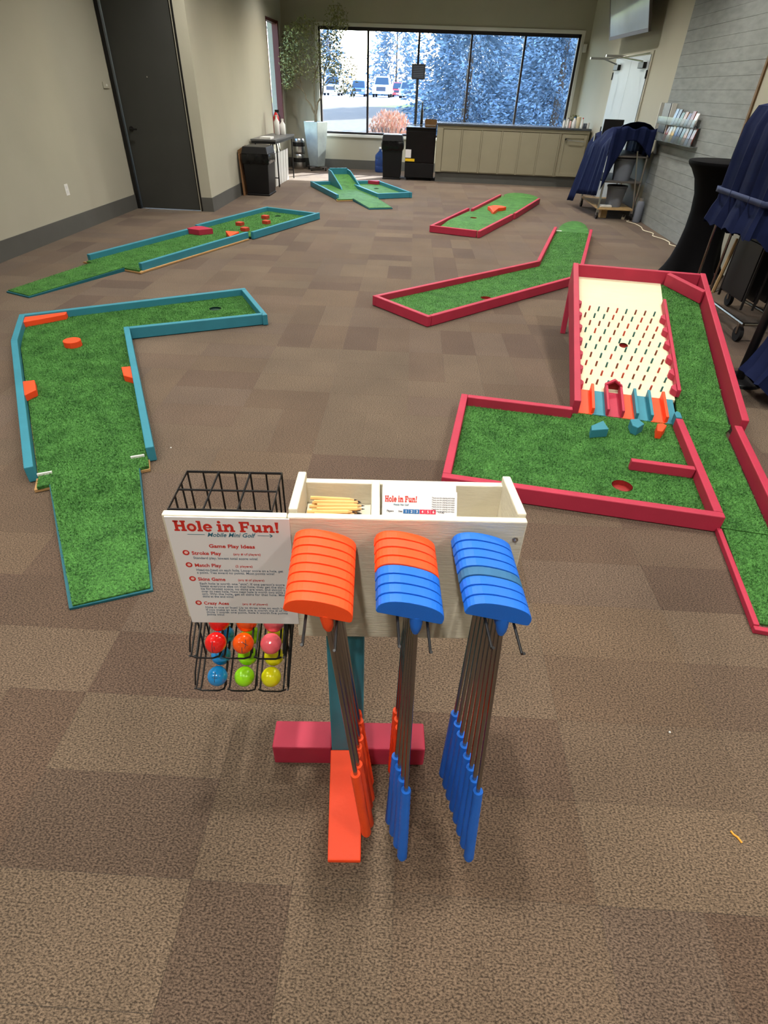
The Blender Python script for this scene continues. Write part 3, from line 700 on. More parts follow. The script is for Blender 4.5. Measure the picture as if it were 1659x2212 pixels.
# dimpled balls
def ball_mesh():
    bm = bmesh.new(); bmesh.ops.create_icosphere(bm, subdivisions=4, radius=0.0248)
    for v in bm.verts:
        n = v.co.normalized(); k = math.sin(n.x * 34) * math.sin(n.y * 34 + 0.6) * math.sin(n.z * 34 + 1.2)
        v.co = n * (0.0248 + (0.00035 * min(0, k + 0.15)))
    me = bpy.data.meshes.new('golf_ball'); bm.to_mesh(me); bm.free()
    me.polygons.foreach_set('use_smooth', [True] * len(me.polygons)); return me
BM_ = {}
def gball(colour, u_, v, z, label):
    if colour not in BM_: BM_[colour] = ball_mesh(); BM_[colour].materials.append(M['ball_' + colour])
    o = bpy.data.objects.new('golf_ball', BM_[colour]); COL.objects.link(o); o.location = rk(u_, v, z); o.rotation_euler = (rq.uniform(0, 6), rq.uniform(0, 6), rq.uniform(0, 6))
    return tag(o, label, 'golf ball', 'golf balls in the wire basket')
ROWN = ['foremost', 'second', 'third', 'rearmost']
for tier, zf, us, cs in (('upper', 0.5575, (-0.3115, -0.247, -0.1825), ('red', 'orange', 'pink')), ('lower', 0.4295, (-0.3265, -0.260, -0.194), ('blue', 'green', 'yellow'))):
    for uu, cname in zip(us, cs):
        for r_ in range(4):
            v = -0.046 + r_ * 0.0440
            o = gball(cname, uu + 0.012 * (0.2 * r_), v, zf + r_ * 0.0254, 'glossy %s dimpled golf ball, %s on the %s wire shelf' % (cname, ROWN[r_], tier))
            if r_ == 0 and cname in ('red', 'orange', 'blue'):
                # pen marks on the balls: a thin cross curving over the side facing out
                o.rotation_euler = (0, 0, R(4.5)); rr_ = 0.0249
                def arc(a0, b0, a1, b1): return [(rr_ * math.cos(lerp(b0, b1, q / 6)) * math.sin(lerp(a0, a1, q / 6)), -rr_ * math.cos(lerp(b0, b1, q / 6)) * math.cos(lerp(a0, a1, q / 6)), rr_ * math.sin(lerp(b0, b1, q / 6))) for q in range(7)]
                for a0, b0, a1, b1 in {'red': ((-0.1, 1.0, -0.05, -0.2), (0.15, 0.55, 0.16, 0.25)), 'orange': ((0.2, 1.0, 0.75, 0.5), (0.35, 0.35, 0.85, 1.1), (0.1, 0.5, 0.05, -0.2)), 'blue': ((-0.05, 1.3, -0.05, 0.3), (-0.4, 0.75, 0.35, 0.75))}[cname]:
                    MB().tube(arc(a0, b0, a1, b1), 0.0007, 5).build('pen_mark', 'ink_dark', o)

# ================================================================== GOLF HOLES
def course(name, label, loc):
    return thing(name, label, 'mini golf hole', loc, 0, None)
RT = 0.042
def turf(root, poly, z0, z1, hole=None, cup='cup_teal', name='turf', seg=22):
    L = root.location
    zz0 = z0 if callable(z0) else (lambda x, y: z0); zz1 = z1 if callable(z1) else (lambda x, y: z1)
    lists = [[Vector((x, y, zz1(x, y))) for x, y in poly]]
    hp = []
    if hole:
        hx, hy, hr = hole
        hp = [(hx + hr * math.cos(-2 * math.pi * i / seg), hy + hr * math.sin(-2 * math.pi * i / seg)) for i in range(seg)]
        lists.append([Vector((x, y, zz1(x, y))) for x, y in hp])
    tris = tessellate_polygon(lists)
    mb = MB(); top = [p for l_ in lists for p in l_]; n = len(poly)
    mb.add(top, [tuple(t) for t in tris])
    mb.add([(x, y, zz0(x, y)) for x, y in poly] + [(x, y, zz1(x, y)) for x, y in poly], [(i, (i + 1) % n, n + (i + 1) % n, n + i) for i in range(n)])
    if not hole: mb.add([(x, y, zz0(x, y)) for x, y in poly], [tuple(range(n))])
    bm_ = mb.mesh(name)
    bmm = bmesh.new(); bmm.from_mesh(bm_); bmesh.ops.remove_doubles(bmm, verts=bmm.verts, dist=1e-5); bmesh.ops.recalc_face_normals(bmm, faces=bmm.faces); bmm.to_mesh(bm_); bmm.free()
    for v in bm_.vertices: v.co -= L
    # the open top sheet has to face up
    o = put(name, bm_, 'turf', root)
    if hole:
        zt = zz1(hx, hy); zb = zz0(hx, hy) + 0.002; c = MB(); m_ = seg
        ri = [[(hx + (hr - e) * math.cos(2 * math.pi * i / m_), hy + (hr - e) * math.sin(2 * math.pi * i / m_), zq) for i in range(m_)] for e, zq in ((0.0, zt - 0.001), (0.0, zb), (0.004, zb), (0.004, zt - 0.001))]
        for a_ in range(3): c.rings([ri[a_], ri[a_ + 1]], caps=False)
        c.add([(hx + hr * math.cos(2 * math.pi * i / m_), hy + hr * math.sin(2 * math.pi * i / m_), zb) for i in range(m_)], [tuple(range(m_))])
        c.build('cup', cup, root, off=L)
    return o
def inpoly(x, y, poly):
    r = False; n = len(poly)
    for i in range(n):
        x0, y0 = poly[i]; x1, y1 = poly[(i + 1) % n]
        if (y0 > y) != (y1 > y) and x < (x1 - x0) * (y - y0) / (y1 - y0) + x0: r = not r
    return r
def blades(root, polys, density, seed, hole=None, hgt=0.010):
    L = root.location; rng = np.random.default_rng(seed); V = []; 
    for poly, zf in polys:
        P = np.array(poly); lo = P.min(0); hi = P.max(0); n = int((hi - lo).prod() * density)
        pts = lo + rng.random((n, 2)) * (hi - lo); ok = np.zeros(n, bool); m = len(P)
        for i in range(m):
            a, b_ = P[i], P[(i + 1) % m]
            c = (a[1] > pts[:, 1]) != (b_[1] > pts[:, 1])
            with np.errstate(divide='ignore', invalid='ignore'): xx = (b_[0] - a[0]) * (pts[:, 1] - a[1]) / (b_[1] - a[1]) + a[0]
            ok ^= c & (pts[:, 0] < xx)
        if hole: ok &= np.hypot(pts[:, 0] - hole[0], pts[:, 1] - hole[1]) > hole[2] + 0.004
        pts = pts[ok]
        z = np.array([zf(x, y) for x, y in pts]) if callable(zf) else np.full(len(pts), zf)
        ang = rng.random(len(pts)) * 6.283; wdt = 0.0011 + rng.random(len(pts)) * 0.0010; lean = rng.normal(0, 0.006, (len(pts), 2)); hh = hgt * (0.6 + 0.6 * rng.random(len(pts)))
        dx, dy = np.cos(ang) * wdt, np.sin(ang) * wdt
        tri = np.stack([np.stack([pts[:, 0] - dx, pts[:, 1] - dy, z - 0.001], 1), np.stack([pts[:, 0] + dx, pts[:, 1] + dy, z - 0.001], 1), np.stack([pts[:, 0] + lean[:, 0], pts[:, 1] + lean[:, 1], z + hh], 1)], 1)
        V.append(tri.reshape(-1, 3))
    V = np.concatenate(V) - np.array(L)
    me = bpy.data.meshes.new('turf_blades'); me.from_pydata(V.tolist(), [], np.arange(len(V)).reshape(-1, 3).tolist())
    o = put('turf_blades', me, 'blades', root); o['kind'] = 'stuff'; return o
def rails(root, segs, m, z0=0.004, z1=0.09, t=RT, bev=0.005):
    for p, q, side in segs: MB().rail(p, q, side, t, z0, z1).build('rail', m, root, bevel=bev, off=root.location)
def block(root, poly, z0, z1, m, name='obstacle'): return MB().prism(poly, z0, z1).build(name, m, root, bevel=0.004, off=root.location)
def off2(p, q, d):
    e = (Vector(q) - Vector(p)).normalized(); return Vector((-e.y, e.x)) * d
TZ = 0.034

# --- A: teal L-shaped hole beside the rack
A = course('golf_hole', 'teal railed L-shaped mini golf hole with orange blocks and an orange puck', (-2.0, 3.4, 0))
a1, a2, a3, a4, a5, a6, a7 = (-1.863, 2.111), (-2.905, 3.662), (-3.175, 4.20), (-1.644, 5.225), (-1.257, 4.516), (-2.205, 4.035), (-1.332, 2.384)
rails(A, [(a1, a2, -1), (a2, a3, -1), ((-3.15, 4.216), a4, -1), ((-1.62, 5.18), a5, -1), ((-1.290, 4.520), a6, -1), (a7, (-2.225, 4.075), 1)], 'teal')
stepL, stepLi, stepRi, stepR = (-1.775, 2.060), (-1.737, 2.088), (-1.381, 2.258), (-1.338, 2.295)
polyA = [(-1.815, 2.125), (-1.775, 2.040), (-1.725, 2.075), (-1.375, 2.255), (-1.330, 2.285), (-1.372, 2.37), (-2.24, 4.02), (-1.30, 4.52), (-1.66, 5.17), (-3.13, 4.18), (-2.86, 3.68)]
holeA = (-1.784, 4.763, 0.052)
MB().prism([(-1.83, 2.12), (-1.79, 2.035), (-1.73, 2.070), (-1.378, 2.250), (-1.325, 2.28), (-1.36, 2.36), (-1.8, 3.2), (-2.4, 3.0)], 0.004, 0.018).build('plywood_base', 'plywood', A, off=A.location)
turf(A, polyA, 0.018, TZ, holeA)
matA = [(-1.232, 1.346), (-0.984, 1.468), (-1.372, 2.262), (-1.735, 2.085)]
fz = lambda x, y: lerp(0.010, 0.036, min(1, max(0, (math.hypot(x + 1.11, y - 1.41)) / 0.8)))
MB().prism([(-1.242, 1.336), (-0.972, 1.462), (-1.366, 2.262), (-1.739, 2.082)], 0.001, lambda x, y: fz(x, y) - 0.004).build('mat_base', 'teal_dark', A, off=A.location)
turf(A, matA, lambda x, y: fz(x, y) - 0.004, lambda x, y: fz(x, y) + 0.004, name='tee_mat')
blades(A, [(polyA, TZ), (matA, lambda x, y: fz(x, y) + 0.004)], 34000, 1, holeA)
block(A, [(-2.470, 3.050), (-2.392, 3.088), (-2.306, 2.958), (-2.333, 2.862)], TZ, 0.078, 'orange')
block(A, [(-1.958, 3.357), (-1.888, 3.385), (-1.790, 3.195), (-1.886, 3.232)], TZ, 0.078, 'orange')
block(A, [(-3.078, 4.053), (-3.135, 4.168), (-2.872, 4.352), (-2.852, 4.292)], TZ, 0.078, 'orange')
MB().lathe([(0.060, 0), (0.060, 0.044)], 24, (-2.515, 3.765, TZ)).build('puck', 'orange', A, bevel=0.003, off=A.location)
for p, q in (((-1.822, 2.128), (-1.765, 2.160)), ((-1.445, 2.336), (-1.385, 2.366))): MB().rail(p, q, 1, 0.008, TZ, TZ + 0.012).build('seam_tape', 'white_plastic', A, off=A.location)

# --- B: long teal hole of two trays along the left wall
B = course('golf_hole', 'long teal mini golf hole of two joined trays with small red blocks', (-2.7, 7.6, 0))
b1, b2, b3, b4 = (-3.617, 6.125), (-2.985, 7.862), (-2.907, 5.872), (-2.262, 7.610)
b5, b6, b7, b8 = (-3.058, 7.895), (-2.492, 9.50), (-2.203, 7.623), (-1.608, 9.195)
rails(B, [(b1, b2, -1), (b3, b4, 1), (b5, b6, -1), (b7, b8, 1), ((-2.487, 9.485), (-1.63, 9.165), -1)], 'teal')
holeB = (-2.225, 9.09, 0.052)
polyB = [(-3.60, 6.06), (-2.92, 5.82), (-2.93, 5.90), (-2.29, 7.63), (-2.225, 7.66), (-1.65, 9.14), (-2.46, 9.44), (-3.03, 7.88), (-2.99, 7.82), (-3.58, 6.14)]
MB().prism([(-3.665, 6.10), (-2.90, 5.80), (-2.88, 5.875), (-2.25, 7.58), (-2.98, 7.82), (-3.61, 6.125)], 0.004, 0.018).build('plywood_base', 'plywood', B, off=B.location)
turf(B, polyB, 0.018, TZ, holeB)
matB = [(-3.80, 5.00), (-3.535, 4.885), (-3.110, 5.895), (-3.50, 6.045)]
fzb = lambda x, y: lerp(0.012, 0.036, min(1, max(0, math.hypot(x + 3.67, y - 4.94) / 1.1)))
MB().prism([(-3.81, 4.985), (-3.525, 4.865), (-3.10, 5.895), (-3.505, 6.045)], 0.001, lambda x, y: fzb(x, y) - 0.003).build('mat_base', 'teal_dark', B, off=B.location)
turf(B, matB, lambda x, y: fzb(x, y) - 0.003, lambda x, y: fzb(x, y) + 0.005, name='tee_mat')
blades(B, [(polyB, TZ), (matB, lambda x, y: fzb(x, y) + 0.005)], 9000, 2, holeB, 0.012)
block(B, [(-3.055, 7.600), (-3.000, 7.765), (-2.911, 7.780), (-2.740, 7.665), (-2.882, 7.542)], TZ, 0.10, 'crimson')
block(B, [(-2.568, 7.642), (-2.391, 7.634), (-2.42, 7.33)], TZ, 0.085, 'orange')
for x, y in ((-2.567, 8.281), (-2.403, 7.944), (-2.351, 8.843), (-2.247, 8.480)):
    o = MB().box(-0.044, 0.044, -0.044, 0.044, 0, 0.044).build('obstacle', 'peg_red', B, bevel=0.004); o.location = (x + 2.7, y - 7.6, TZ); o.rotation_euler = (0, 0, R(-20))

# --- C: teal hole with the jump ramp, under the window
Cc = course('golf_hole', 'teal mini golf hole with a tall walled jump ramp near the big window', (-1.3, 12.0, 0))
c1, c2, c3, c4, c5 = (-2.359, 12.525), (-1.615, 10.985), (-1.021, 13.124), (-0.304, 11.64), (-0.912, 11.30)
rails(Cc, [(c1, c2, 1), ((-2.338, 12.50), c3, -1), ((-1.04, 13.09), c4, -1), ((-0.325, 11.65), c5, -1)], 'teal')
rails(Cc, [((-1.70, 12.79), (-0.925, 11.31), 1)], 'teal')
holeC = (-1.03, 12.36, 0.052)
polyC = [(-1.60, 10.955), (-1.585, 10.86), (-1.333, 10.985), (-0.90, 11.20), (-0.912, 11.33), (-0.345, 11.66), (-1.035, 13.08), (-2.33, 12.50)]
MB().prism([(-1.62, 10.97), (-1.59, 10.845), (-1.333, 10.970), (-0.89, 11.19), (-0.90, 11.30), (-1.6, 12.0)], 0.004, 0.018).build('plywood_base', 'plywood', Cc, off=Cc.location)
turf(Cc, polyC, 0.018, TZ, holeC)
matC = [(-0.965, 10.215), (-0.600, 10.375), (-0.93, 11.20), (-1.330, 11.0)]
fzc = lambda x, y: lerp(0.014, 0.036, min(1, max(0, math.hypot(x + 0.78, y - 10.29) / 0.85)))
MB().prism([(-0.965, 10.195), (-0.585, 10.36), (-0.92, 11.20), (-1.335, 10.995)], 0.001, lambda x, y: fzc(x, y) - 0.002).build('mat_base', 'teal_dark', Cc, off=Cc.location)
turf(Cc, matC, lambda x, y: fzc(x, y) - 0.002, lambda x, y: fzc(x, y) + 0.007, name='tee_mat')
# ramp
rf0, rf1 = Vector((-1.655, 12.02)), Vector((-1.325, 12.185)); rd = Vector((-0.437, 0.900)); RLEN = 0.78; RH = 0.165
def rpz(s): return TZ + RH * min(1.0, s / 0.66)
for name, pts in (('ramp_turf', None),):
    m_ = MB()
    for s0, s1 in ((0.0, 0.66), (0.66, RLEN)):
        a_, b_, c_, d_ = rf0 + rd * s0, rf1 + rd * s0, rf1 + rd * s1, rf0 + rd * s1
        m_.hexa([(a_.x, a_.y, TZ - 0.004), (b_.x, b_.y, TZ - 0.004), (c_.x, c_.y, TZ - 0.004), (d_.x, d_.y, TZ - 0.004), (a_.x, a_.y, rpz(s0)), (b_.x, b_.y, rpz(s0)), (c_.x, c_.y, rpz(s1)), (d_.x, d_.y, rpz(s1))])
    m_.build('ramp_turf', 'turf', Cc, off=Cc.location)
ws = (rf1 - rf0).normalized()
for base, dr in ((rf0, -1), (rf1, 1)):
    prof = [(-0.02, TZ), (RLEN + 0.03, TZ), (RLEN + 0.03, 0.285), (RLEN - 0.16, 0.27), (0.02, TZ + 0.04)]
    MB().extr([(base.x + rd.x * s, base.y + rd.y * s, z) for s, z in prof], (ws.x * dr * 0.024, ws.y * dr * 0.024, 0)).build('ramp_side', 'teal', Cc, bevel=0.004, off=Cc.location)
e0, e1 = rf0 + rd * (RLEN + 0.004), rf1 + rd * (RLEN + 0.004)
MB().extr([(e0.x, e0.y, TZ), (e1.x, e1.y, TZ), (e1.x, e1.y, 0.305), (e0.x, e0.y, 0.305)], (rd.x * 0.024, rd.y * 0.024, 0)).build('ramp_back', 'teal', Cc, bevel=0.004, off=Cc.location)
block(Cc, [(-1.255, 12.965), (-1.055, 13.055), (-1.01, 12.97), (-1.06, 12.90)], TZ, 0.095, 'crimson')

# --- D: crimson straight hole with a hump, before the counter
D = course('golf_hole', 'crimson mini golf hole with a raised turf hump and orange arrow block', (1.0, 10.0, 0))
dA, dB, dC, dD, dE, dF = (0.042, 8.614), (0.729, 8.373), (1.352, 9.850), (2.028, 11.623), (0.640, 10.245), (1.314, 11.913)
rails(D, [(dA, dE, -1), ((0.085, 8.645), (0.70, 8.43), -1)], 'crimson')
rails(D, [((0.735, 8.375), dC, 1), ((1.395, 9.925), dD, 1), ((0.700, 10.195), dF, -1)], 'crimson')
def dpt(s, t):
    q0 = Vector(dA) + Vector((0.372, 0.928)) * s; return (q0.x + 0.925 * t, q0.y - 0.345 * t)
def dz(s): return lerp(0.03, 0.072, min(1, max(0, (s - 0.22) / 0.42))) if s < 1.55 else 0.05
s_ = [0.03, 0.22, 0.64, 1.55]
for i in range(3):
    q = [dpt(s_[i], 0.045), dpt(s_[i], 0.715), dpt(s_[i + 1], 0.715), dpt(s_[i + 1], 0.045)]
    if i < 2: MB().hexa([(q[0][0], q[0][1], 0.006), (q[1][0], q[1][1], 0.006), (q[2][0], q[2][1], 0.006), (q[3][0], q[3][1], 0.006), (q[0][0], q[0][1], dz(s_[i])), (q[1][0], q[1][1], dz(s_[i])), (q[2][0], q[2][1], dz(s_[i + 1])), (q[3][0], q[3][1], dz(s_[i + 1]))]).build('hump_turf', 'turf', D, off=D.location)
    else: turf(D, q, 0.006, 0.072, (0.704, 9.476, 0.052), 'cup_red', name='hump_top')
turf(D, [dpt(1.56, 0.045), dpt(1.56, 0.715), (2.005, 11.63), (2.03, 11.75), (1.36, 12.02), (1.345, 11.90)], 0.006, 0.050)
tip = [(1.42, 11.98)] + [(1.735 + 0.34 * math.cos(t), 11.92 + 0.62 * math.sin(t)) for t in [R(a_) for a_ in (150, 125, 100, 75, 50, 25)]] + [(2.06, 11.80)]
turf(D, tip, 0.012, 0.048, name='tee_mat'); 
block(D, [(0.985, 10.40), (1.10, 10.56), (1.216, 10.550), (1.295, 10.44), (1.235, 10.355), (1.155, 10.30), (1.03, 9.86), (1.020, 10.245)], 0.05, 0.10, 'orange')

# --- E: crimson dog-leg hole
Eh = course('golf_hole', 'crimson dog-leg mini golf hole with a rounded turf end mat', (0.8, 6.0, 0))
eA, eB, eC, eD, eE, eF = (-0.45, 5.196), (0.067, 4.676), (1.290, 6.872), (1.835, 8.967), (2.364, 8.881), (1.672, 6.302)
rails(Eh, [(eA, eC, -1), ((-0.42, 5.166), (0.065, 4.678), 1), ((0.10, 4.708), eF, 1)], 'crimson')
rails(Eh, [((1.285, 6.875), eD, -1), ((1.672, 6.302), eE, 1)], 'crimson')
holeE = (0.615, 5.505, 0.052)
polyE1 = [(-0.40, 5.19), (0.07, 4.72), (1.635, 6.325), (1.655, 6.40), (1.30, 6.83)]
turf(Eh, polyE1, 0.008, TZ, holeE, 'cup_red')
polyE2 = [(1.302, 6.836), (1.658, 6.404), (2.315, 8.86), (1.88, 8.95)]
def ez(x, y): return TZ + 0.0
turf(Eh, polyE2, 0.008, TZ)
blades(Eh, [(polyE1, TZ), (polyE2, TZ)], 12000, 4, holeE, 0.011)
tip = [(1.89, 8.96)] + [(2.12 + 0.22 * math.cos(t) + 0.20 * (math.sin(t)), 9.02 + 0.84 * math.sin(t)) for t in [R(a_) for a_ in (158, 140, 120, 100, 80, 60, 40, 22)]] + [(2.325, 8.88)]
turf(Eh, tip, 0.004, 0.032, name='tee_mat')
MB().box(1.87, 1.95, 8.955, 8.985, 0.034, 0.040).build('seam_tape', 'white_plastic', Eh, off=Eh.location)

# --- F: big crimson peg-board hole
Fo = Vector((0.159, 2.274)); FU = Vector((0.99061, -0.136715)); FV = Vector((0.136715, 0.99061))
FA = math.atan2(FU.y, FU.x)
F = thing('golf_hole', 'large crimson mini golf hole with a sloping cream peg board beside a turf lane', 'mini golf hole', (Fo.x, Fo.y, 0), FA)
def fp(name, mb, m, bevel=0.0, parent=F, smooth=False): return mb.build(name, m, parent, smooth, bevel)
FZ = 0.034
def bz(v): return 0.030 + 0.23 * (v - 1.01)
class _R: pass
def fturf(poly, z0, z1, hole=None, cup='cup_red', name='turf'):
    # turf() works in world axes, so build at the origin and re-parent in local axes
    tmp = bpy.data.objects.new('tmp', None); tmp.location = (0, 0, 0)
    o = turf(tmp, poly, z0, z1, hole, cup, name)
    for ch in [x for x in COL.objects if x.parent is tmp]: ch.parent = F
    bpy.data.objects.remove(tmp); return o
T2 = 0.042
# tray rails
for p, q, s in (((0.0, 0.0), (1.309, 0.0), 1), ((0.0, 0.043), (0.0, 0.971), -1), ((0.043, 0.971), (0.68, 0.971), -1), ((1.309, 0.043), (1.321, 0.985), 1)):
    fp('rail', MB().rail(p, q, s, T2, 0.003, 0.092), 'crimson', 0.005)
fp('baffle', MB().box(0.952, 1.268, 0.405, 0.440, FZ, 0.090), 'crimson', 0.004)
holeF = (0.899, 0.243, 0.052)
polyF1 = [(0.042, 0.042), (1.267, 0.042), (1.279, 0.99), (1.31, 1.015), (0.70, 1.015), (0.68, 0.929), (0.042, 0.929)]
fturf(polyF1, 0.006, FZ, holeF)
# lane beside the tray: low tee mat, level middle and the long slope
polyM = [(1.305, -0.57), (1.52, -0.57), (1.52, -0.01), (1.318, -0.01)]
fzm = lambda x, y: lerp(0.012, 0.034, min(1, max(0, (y + 0.57) / 0.56)))
fturf(polyM, 0.004, fzm, name='tee_mat')
polyL = [(1.312, 0.0), (1.520, 0.0), (1.575, 0.985), (1.60, 1.02), (1.64, 1.10), (1.335, 1.10), (1.323, 0.985)]
fturf(polyL, 0.006, FZ, name='lane_turf')
polyS = [(1.335, 1.105), (1.625, 1.105), (1.640, 2.70), (1.385, 2.70)]
def sz(v): return lerp(0.036, bz(2.70), (v - 1.105) / 1.595)
fturf(polyS, lambda x, y: sz(y) - 0.018, lambda x, y: sz(y), name='lane_turf')
fp('rail', MB().rail((1.300, -0.60), (1.314, -0.001), 1, 0.022, 0.001, 0.030), 'crimson', 0.003)
fp('rail', MB().rail((1.278, -0.60), (1.56, -0.60), -1, 0.022, 0.001, 0.024), 'crimson', 0.003)
fp('rail', MB().rail((1.545, 0.02), (1.605, 0.985), -1, T2, 0.003, 0.092), 'crimson', 0.005)
# sloping frame
def srail(p, q, t, h0, h1):
    # rail that follows the slope; p,q centre line ends
    p, q = Vector(p), Vector(q); d = (q - p).normalized(); n_ = Vector((-d.y, d.x)) * t / 2
    c = [p + n_, q + n_, q - n_, p - n_]
    return MB().hexa([(a.x, a.y, bz(a.y) + h0) for a in c] + [(a.x, a.y, bz(a.y) + h1) for a in c])
fp('rail', MB().hexa([(0.685, 1.0, 0.004), (0.727, 1.0, 0.004), (0.727, 2.76, bz(2.76) - 0.10), (0.685, 2.76, bz(2.76) - 0.10), (0.685, 1.0, bz(1.0) + 0.095), (0.727, 1.0, bz(1.0) + 0.095), (0.727, 2.76, bz(2.76) + 0.085), (0.685, 2.76, bz(2.76) + 0.085)]), 'crimson', 0.005)
fp('rail', MB().hexa([(1.640, 1.0, 0.004), (1.682, 1.0, 0.004), (1.700, 2.76, bz(2.76) - 0.10), (1.658, 2.76, bz(2.76) - 0.10), (1.640, 1.0, bz(1.0) + 0.095), (1.682, 1.0, bz(1.0) + 0.095), (1.700, 2.76, bz(2.76) + 0.085), (1.658, 2.76, bz(2.76) + 0.085)]), 'crimson', 0.005)
fp('rail', MB().box(0.728, 1.657, 2.718, 2.760, bz(2.74) - 0.10, bz(2.74) + 0.085), 'crimson', 0.005)
fp('deflector', srail((1.415, 2.705), (1.650, 2.470), 0.040, 0.002, 0.088), 'crimson', 0.004)
for uu in (0.706, 1.68):
    fp('leg', MB().hexa([(uu - 0.02, 2.56, 0), (uu + 0.02, 2.56, 0), (uu + 0.02, 2.60, 0), (uu - 0.02, 2.60, 0), (uu - 0.02, 2.66, bz(2.66) - 0.06), (uu + 0.02, 2.66, bz(2.66) - 0.06), (uu + 0.02, 2.70, bz(2.70) - 0.06), (uu - 0.02, 2.70, bz(2.70) - 0.06)]), 'crimson', 0.003)
# cream board with its hole
polyP = [(0.728, 1.255), (1.328, 1.255), (1.384, 2.717), (0.728, 2.717)]
holeP = (1.046, 1.803, 0.030)
o = fturf(polyP, lambda x, y: bz(y) - 0.016, lambda x, y: bz(y), holeP, 'cup_red', name='peg_board'); o.data.materials.clear(); o.data.materials.append(M['cream'])
fp('sub_frame', MB().hexa([(0.75, 1.30, bz(1.30) - 0.055), (1.62, 1.30, bz(1.30) - 0.055), (1.62, 2.70, bz(2.70) - 0.055), (0.75, 2.70, bz(2.70) - 0.055), (0.75, 1.30, bz(1.30) - 0.026), (1.62, 1.30, bz(1.30) - 0.026), (1.62, 2.70, bz(2.70) - 0.026), (0.75, 2.70, bz(2.70) - 0.026)]), 'plywood')
# pegs
pegmesh = {}
rp = rand(21)
seq = ['peg_red', 'peg_teal', 'peg_brown', 'peg_red', 'peg_teal', 'peg_brown', 'peg_brown', 'peg_teal']
SLA = math.atan(0.23)
for r_ in range(10):
    v = 2.222 - 0.0992 * r_
    for c in range(8):
        uu = (0.818 if r_ % 2 == 0 else 0.786) - 0.004 * r_ / 9 + 0.0668 * c
        if math.hypot(uu - 1.046, v - 1.803) < 0.035: continue
        m_ = seq[(c + r_ * 5 + (c * r_) % 3) % 8]
        if m_ not in pegmesh:
            me = MB().tube([(0, 0, -0.012), (0, 0, 0.036)], 0.0062, 8).mesh('peg'); me.materials.append(M[m_]); pegmesh[m_] = me
        o = put('peg', pegmesh[m_], None, F); o.location = (uu, v, bz(v)); o.rotation_euler = (SLA, 0, 0)
# toothed side strips
def tooth(uu, v, dr): return [(uu, v + 0.042), (uu + dr * 0.030, v + 0.012), (uu + dr * 0.030, v - 0.012), (uu, v - 0.042)]
for k in range(7):
    v = 2.250 - 0.163 * k
    q = tooth(0.727, v, 1); fp('tooth', MB().prism(q, lambda x, y: bz(y), lambda x, y: bz(y) + 0.040), 'crimson', 0.002)
sr = srail((1.366, 2.385), (1.343, 1.285), 0.022, 0.001, 0.050); fp('divider_rail', sr, 'crimson', 0.003)
for k in range(6):
    v = 2.150 - 0.165 * k; e = lerp(1.350, 1.332, k / 5)
    fp('tooth', MB().prism(tooth(e, v, -1), lambda x, y: bz(y) + 0.0008, lambda x, y: bz(y) + 0.040), 'crimson', 0.002)
# score channels at the foot of the board
edges = [0.728, 0.812, 0.900, 0.988, 1.072, 1.158, 1.245, 1.312]
cols_ = ['orange', 'teal', 'crimson', 'orange', 'teal', 'orange', 'teal']
for k in range(7):
    x0, x1 = edges[k], edges[k + 1]
    fp('channel', MB().hexa([(x0, 1.012, 0.006), (x1, 1.012, 0.006), (x1, 1.254, 0.006), (x0, 1.254, 0.006), (x0, 1.012, FZ + 0.004), (x1, 1.012, FZ + 0.004), (x1, 1.254, bz(1.254) + 0.002), (x0, 1.254, bz(1.254) + 0.002)]), cols_[k])
for k in range(1, 7):
    if k in (2, 3): continue
    x = edges[k]; fp('channel_wall', MB().hexa([(x - 0.009, 1.018, FZ), (x + 0.009, 1.018, FZ), (x + 0.009, 1.262, 0.05), (x - 0.009, 1.262, 0.05), (x - 0.009, 1.018, FZ + 0.045), (x + 0.009, 1.018, FZ + 0.045), (x + 0.009, 1.262, bz(1.262) + 0.046), (x - 0.009, 1.262, bz(1.262) + 0.046)]), ['', 'orange', '', '', 'teal', 'teal', 'orange'][k] if False else ('orange' if k in (1, 6) else 'teal'), 0.003)
for x in (edges[2], edges[3]):
    fp('house_side', MB().hexa([(x - 0.008, 1.015, FZ), (x + 0.008, 1.015, FZ), (x + 0.008, 1.285, 0.05), (x - 0.008, 1.285, 0.05), (x - 0.008, 1.015, FZ + 0.050), (x + 0.008, 1.015, FZ + 0.050), (x + 0.008, 1.285, bz(1.285) + 0.048), (x - 0.008, 1.285, bz(1.285) + 0.048)]), 'crimson', 0.003)
xm = (edges[2] + edges[3]) / 2
for sd in (-1, 1):
    fp('house_roof', MB().extr([(xm, 1.258, bz(1.27) + 0.082), (xm + sd * 0.054, 1.258, bz(1.27) + 0.045), (xm + sd * 0.054, 1.258, bz(1.27) + 0.032), (xm, 1.258, bz(1.27) + 0.068)], (0, 0.030, 0)), 'crimson', 0.002)
fp('house_back', MB().extr([(xm - 0.044, 1.30, bz(1.29)), (xm + 0.044, 1.30, bz(1.29)), (xm + 0.044, 1.30, bz(1.29) + 0.034), (xm, 1.30, bz(1.29) + 0.064), (xm - 0.044, 1.30, bz(1.29) + 0.034)], (0, -0.008, 0)), 'cup_red')
def fblock(poly, m, z=0.088): fp('obstacle', MB().prism(poly, FZ, z), m, 0.004)
fblock([(0.775, 0.760), (0.850, 0.845), (0.872, 0.745), (0.772, 0.702)], 'teal')
fblock([(1.010, 0.905), (1.058, 0.925), (1.085, 0.865), (1.040, 0.805), (1.012, 0.828)], 'teal')
fblock([(1.160, 0.890), (1.195, 0.905), (1.212, 0.880), (1.175, 0.800), (1.145, 0.800)], 'orange')
fblock([(1.281, 0.985), (1.315, 0.985), (1.318, 1.055), (1.300, 1.075), (1.281, 1.045)], 'teal', 0.098)
def loc2(f_): return f_
rootF = F
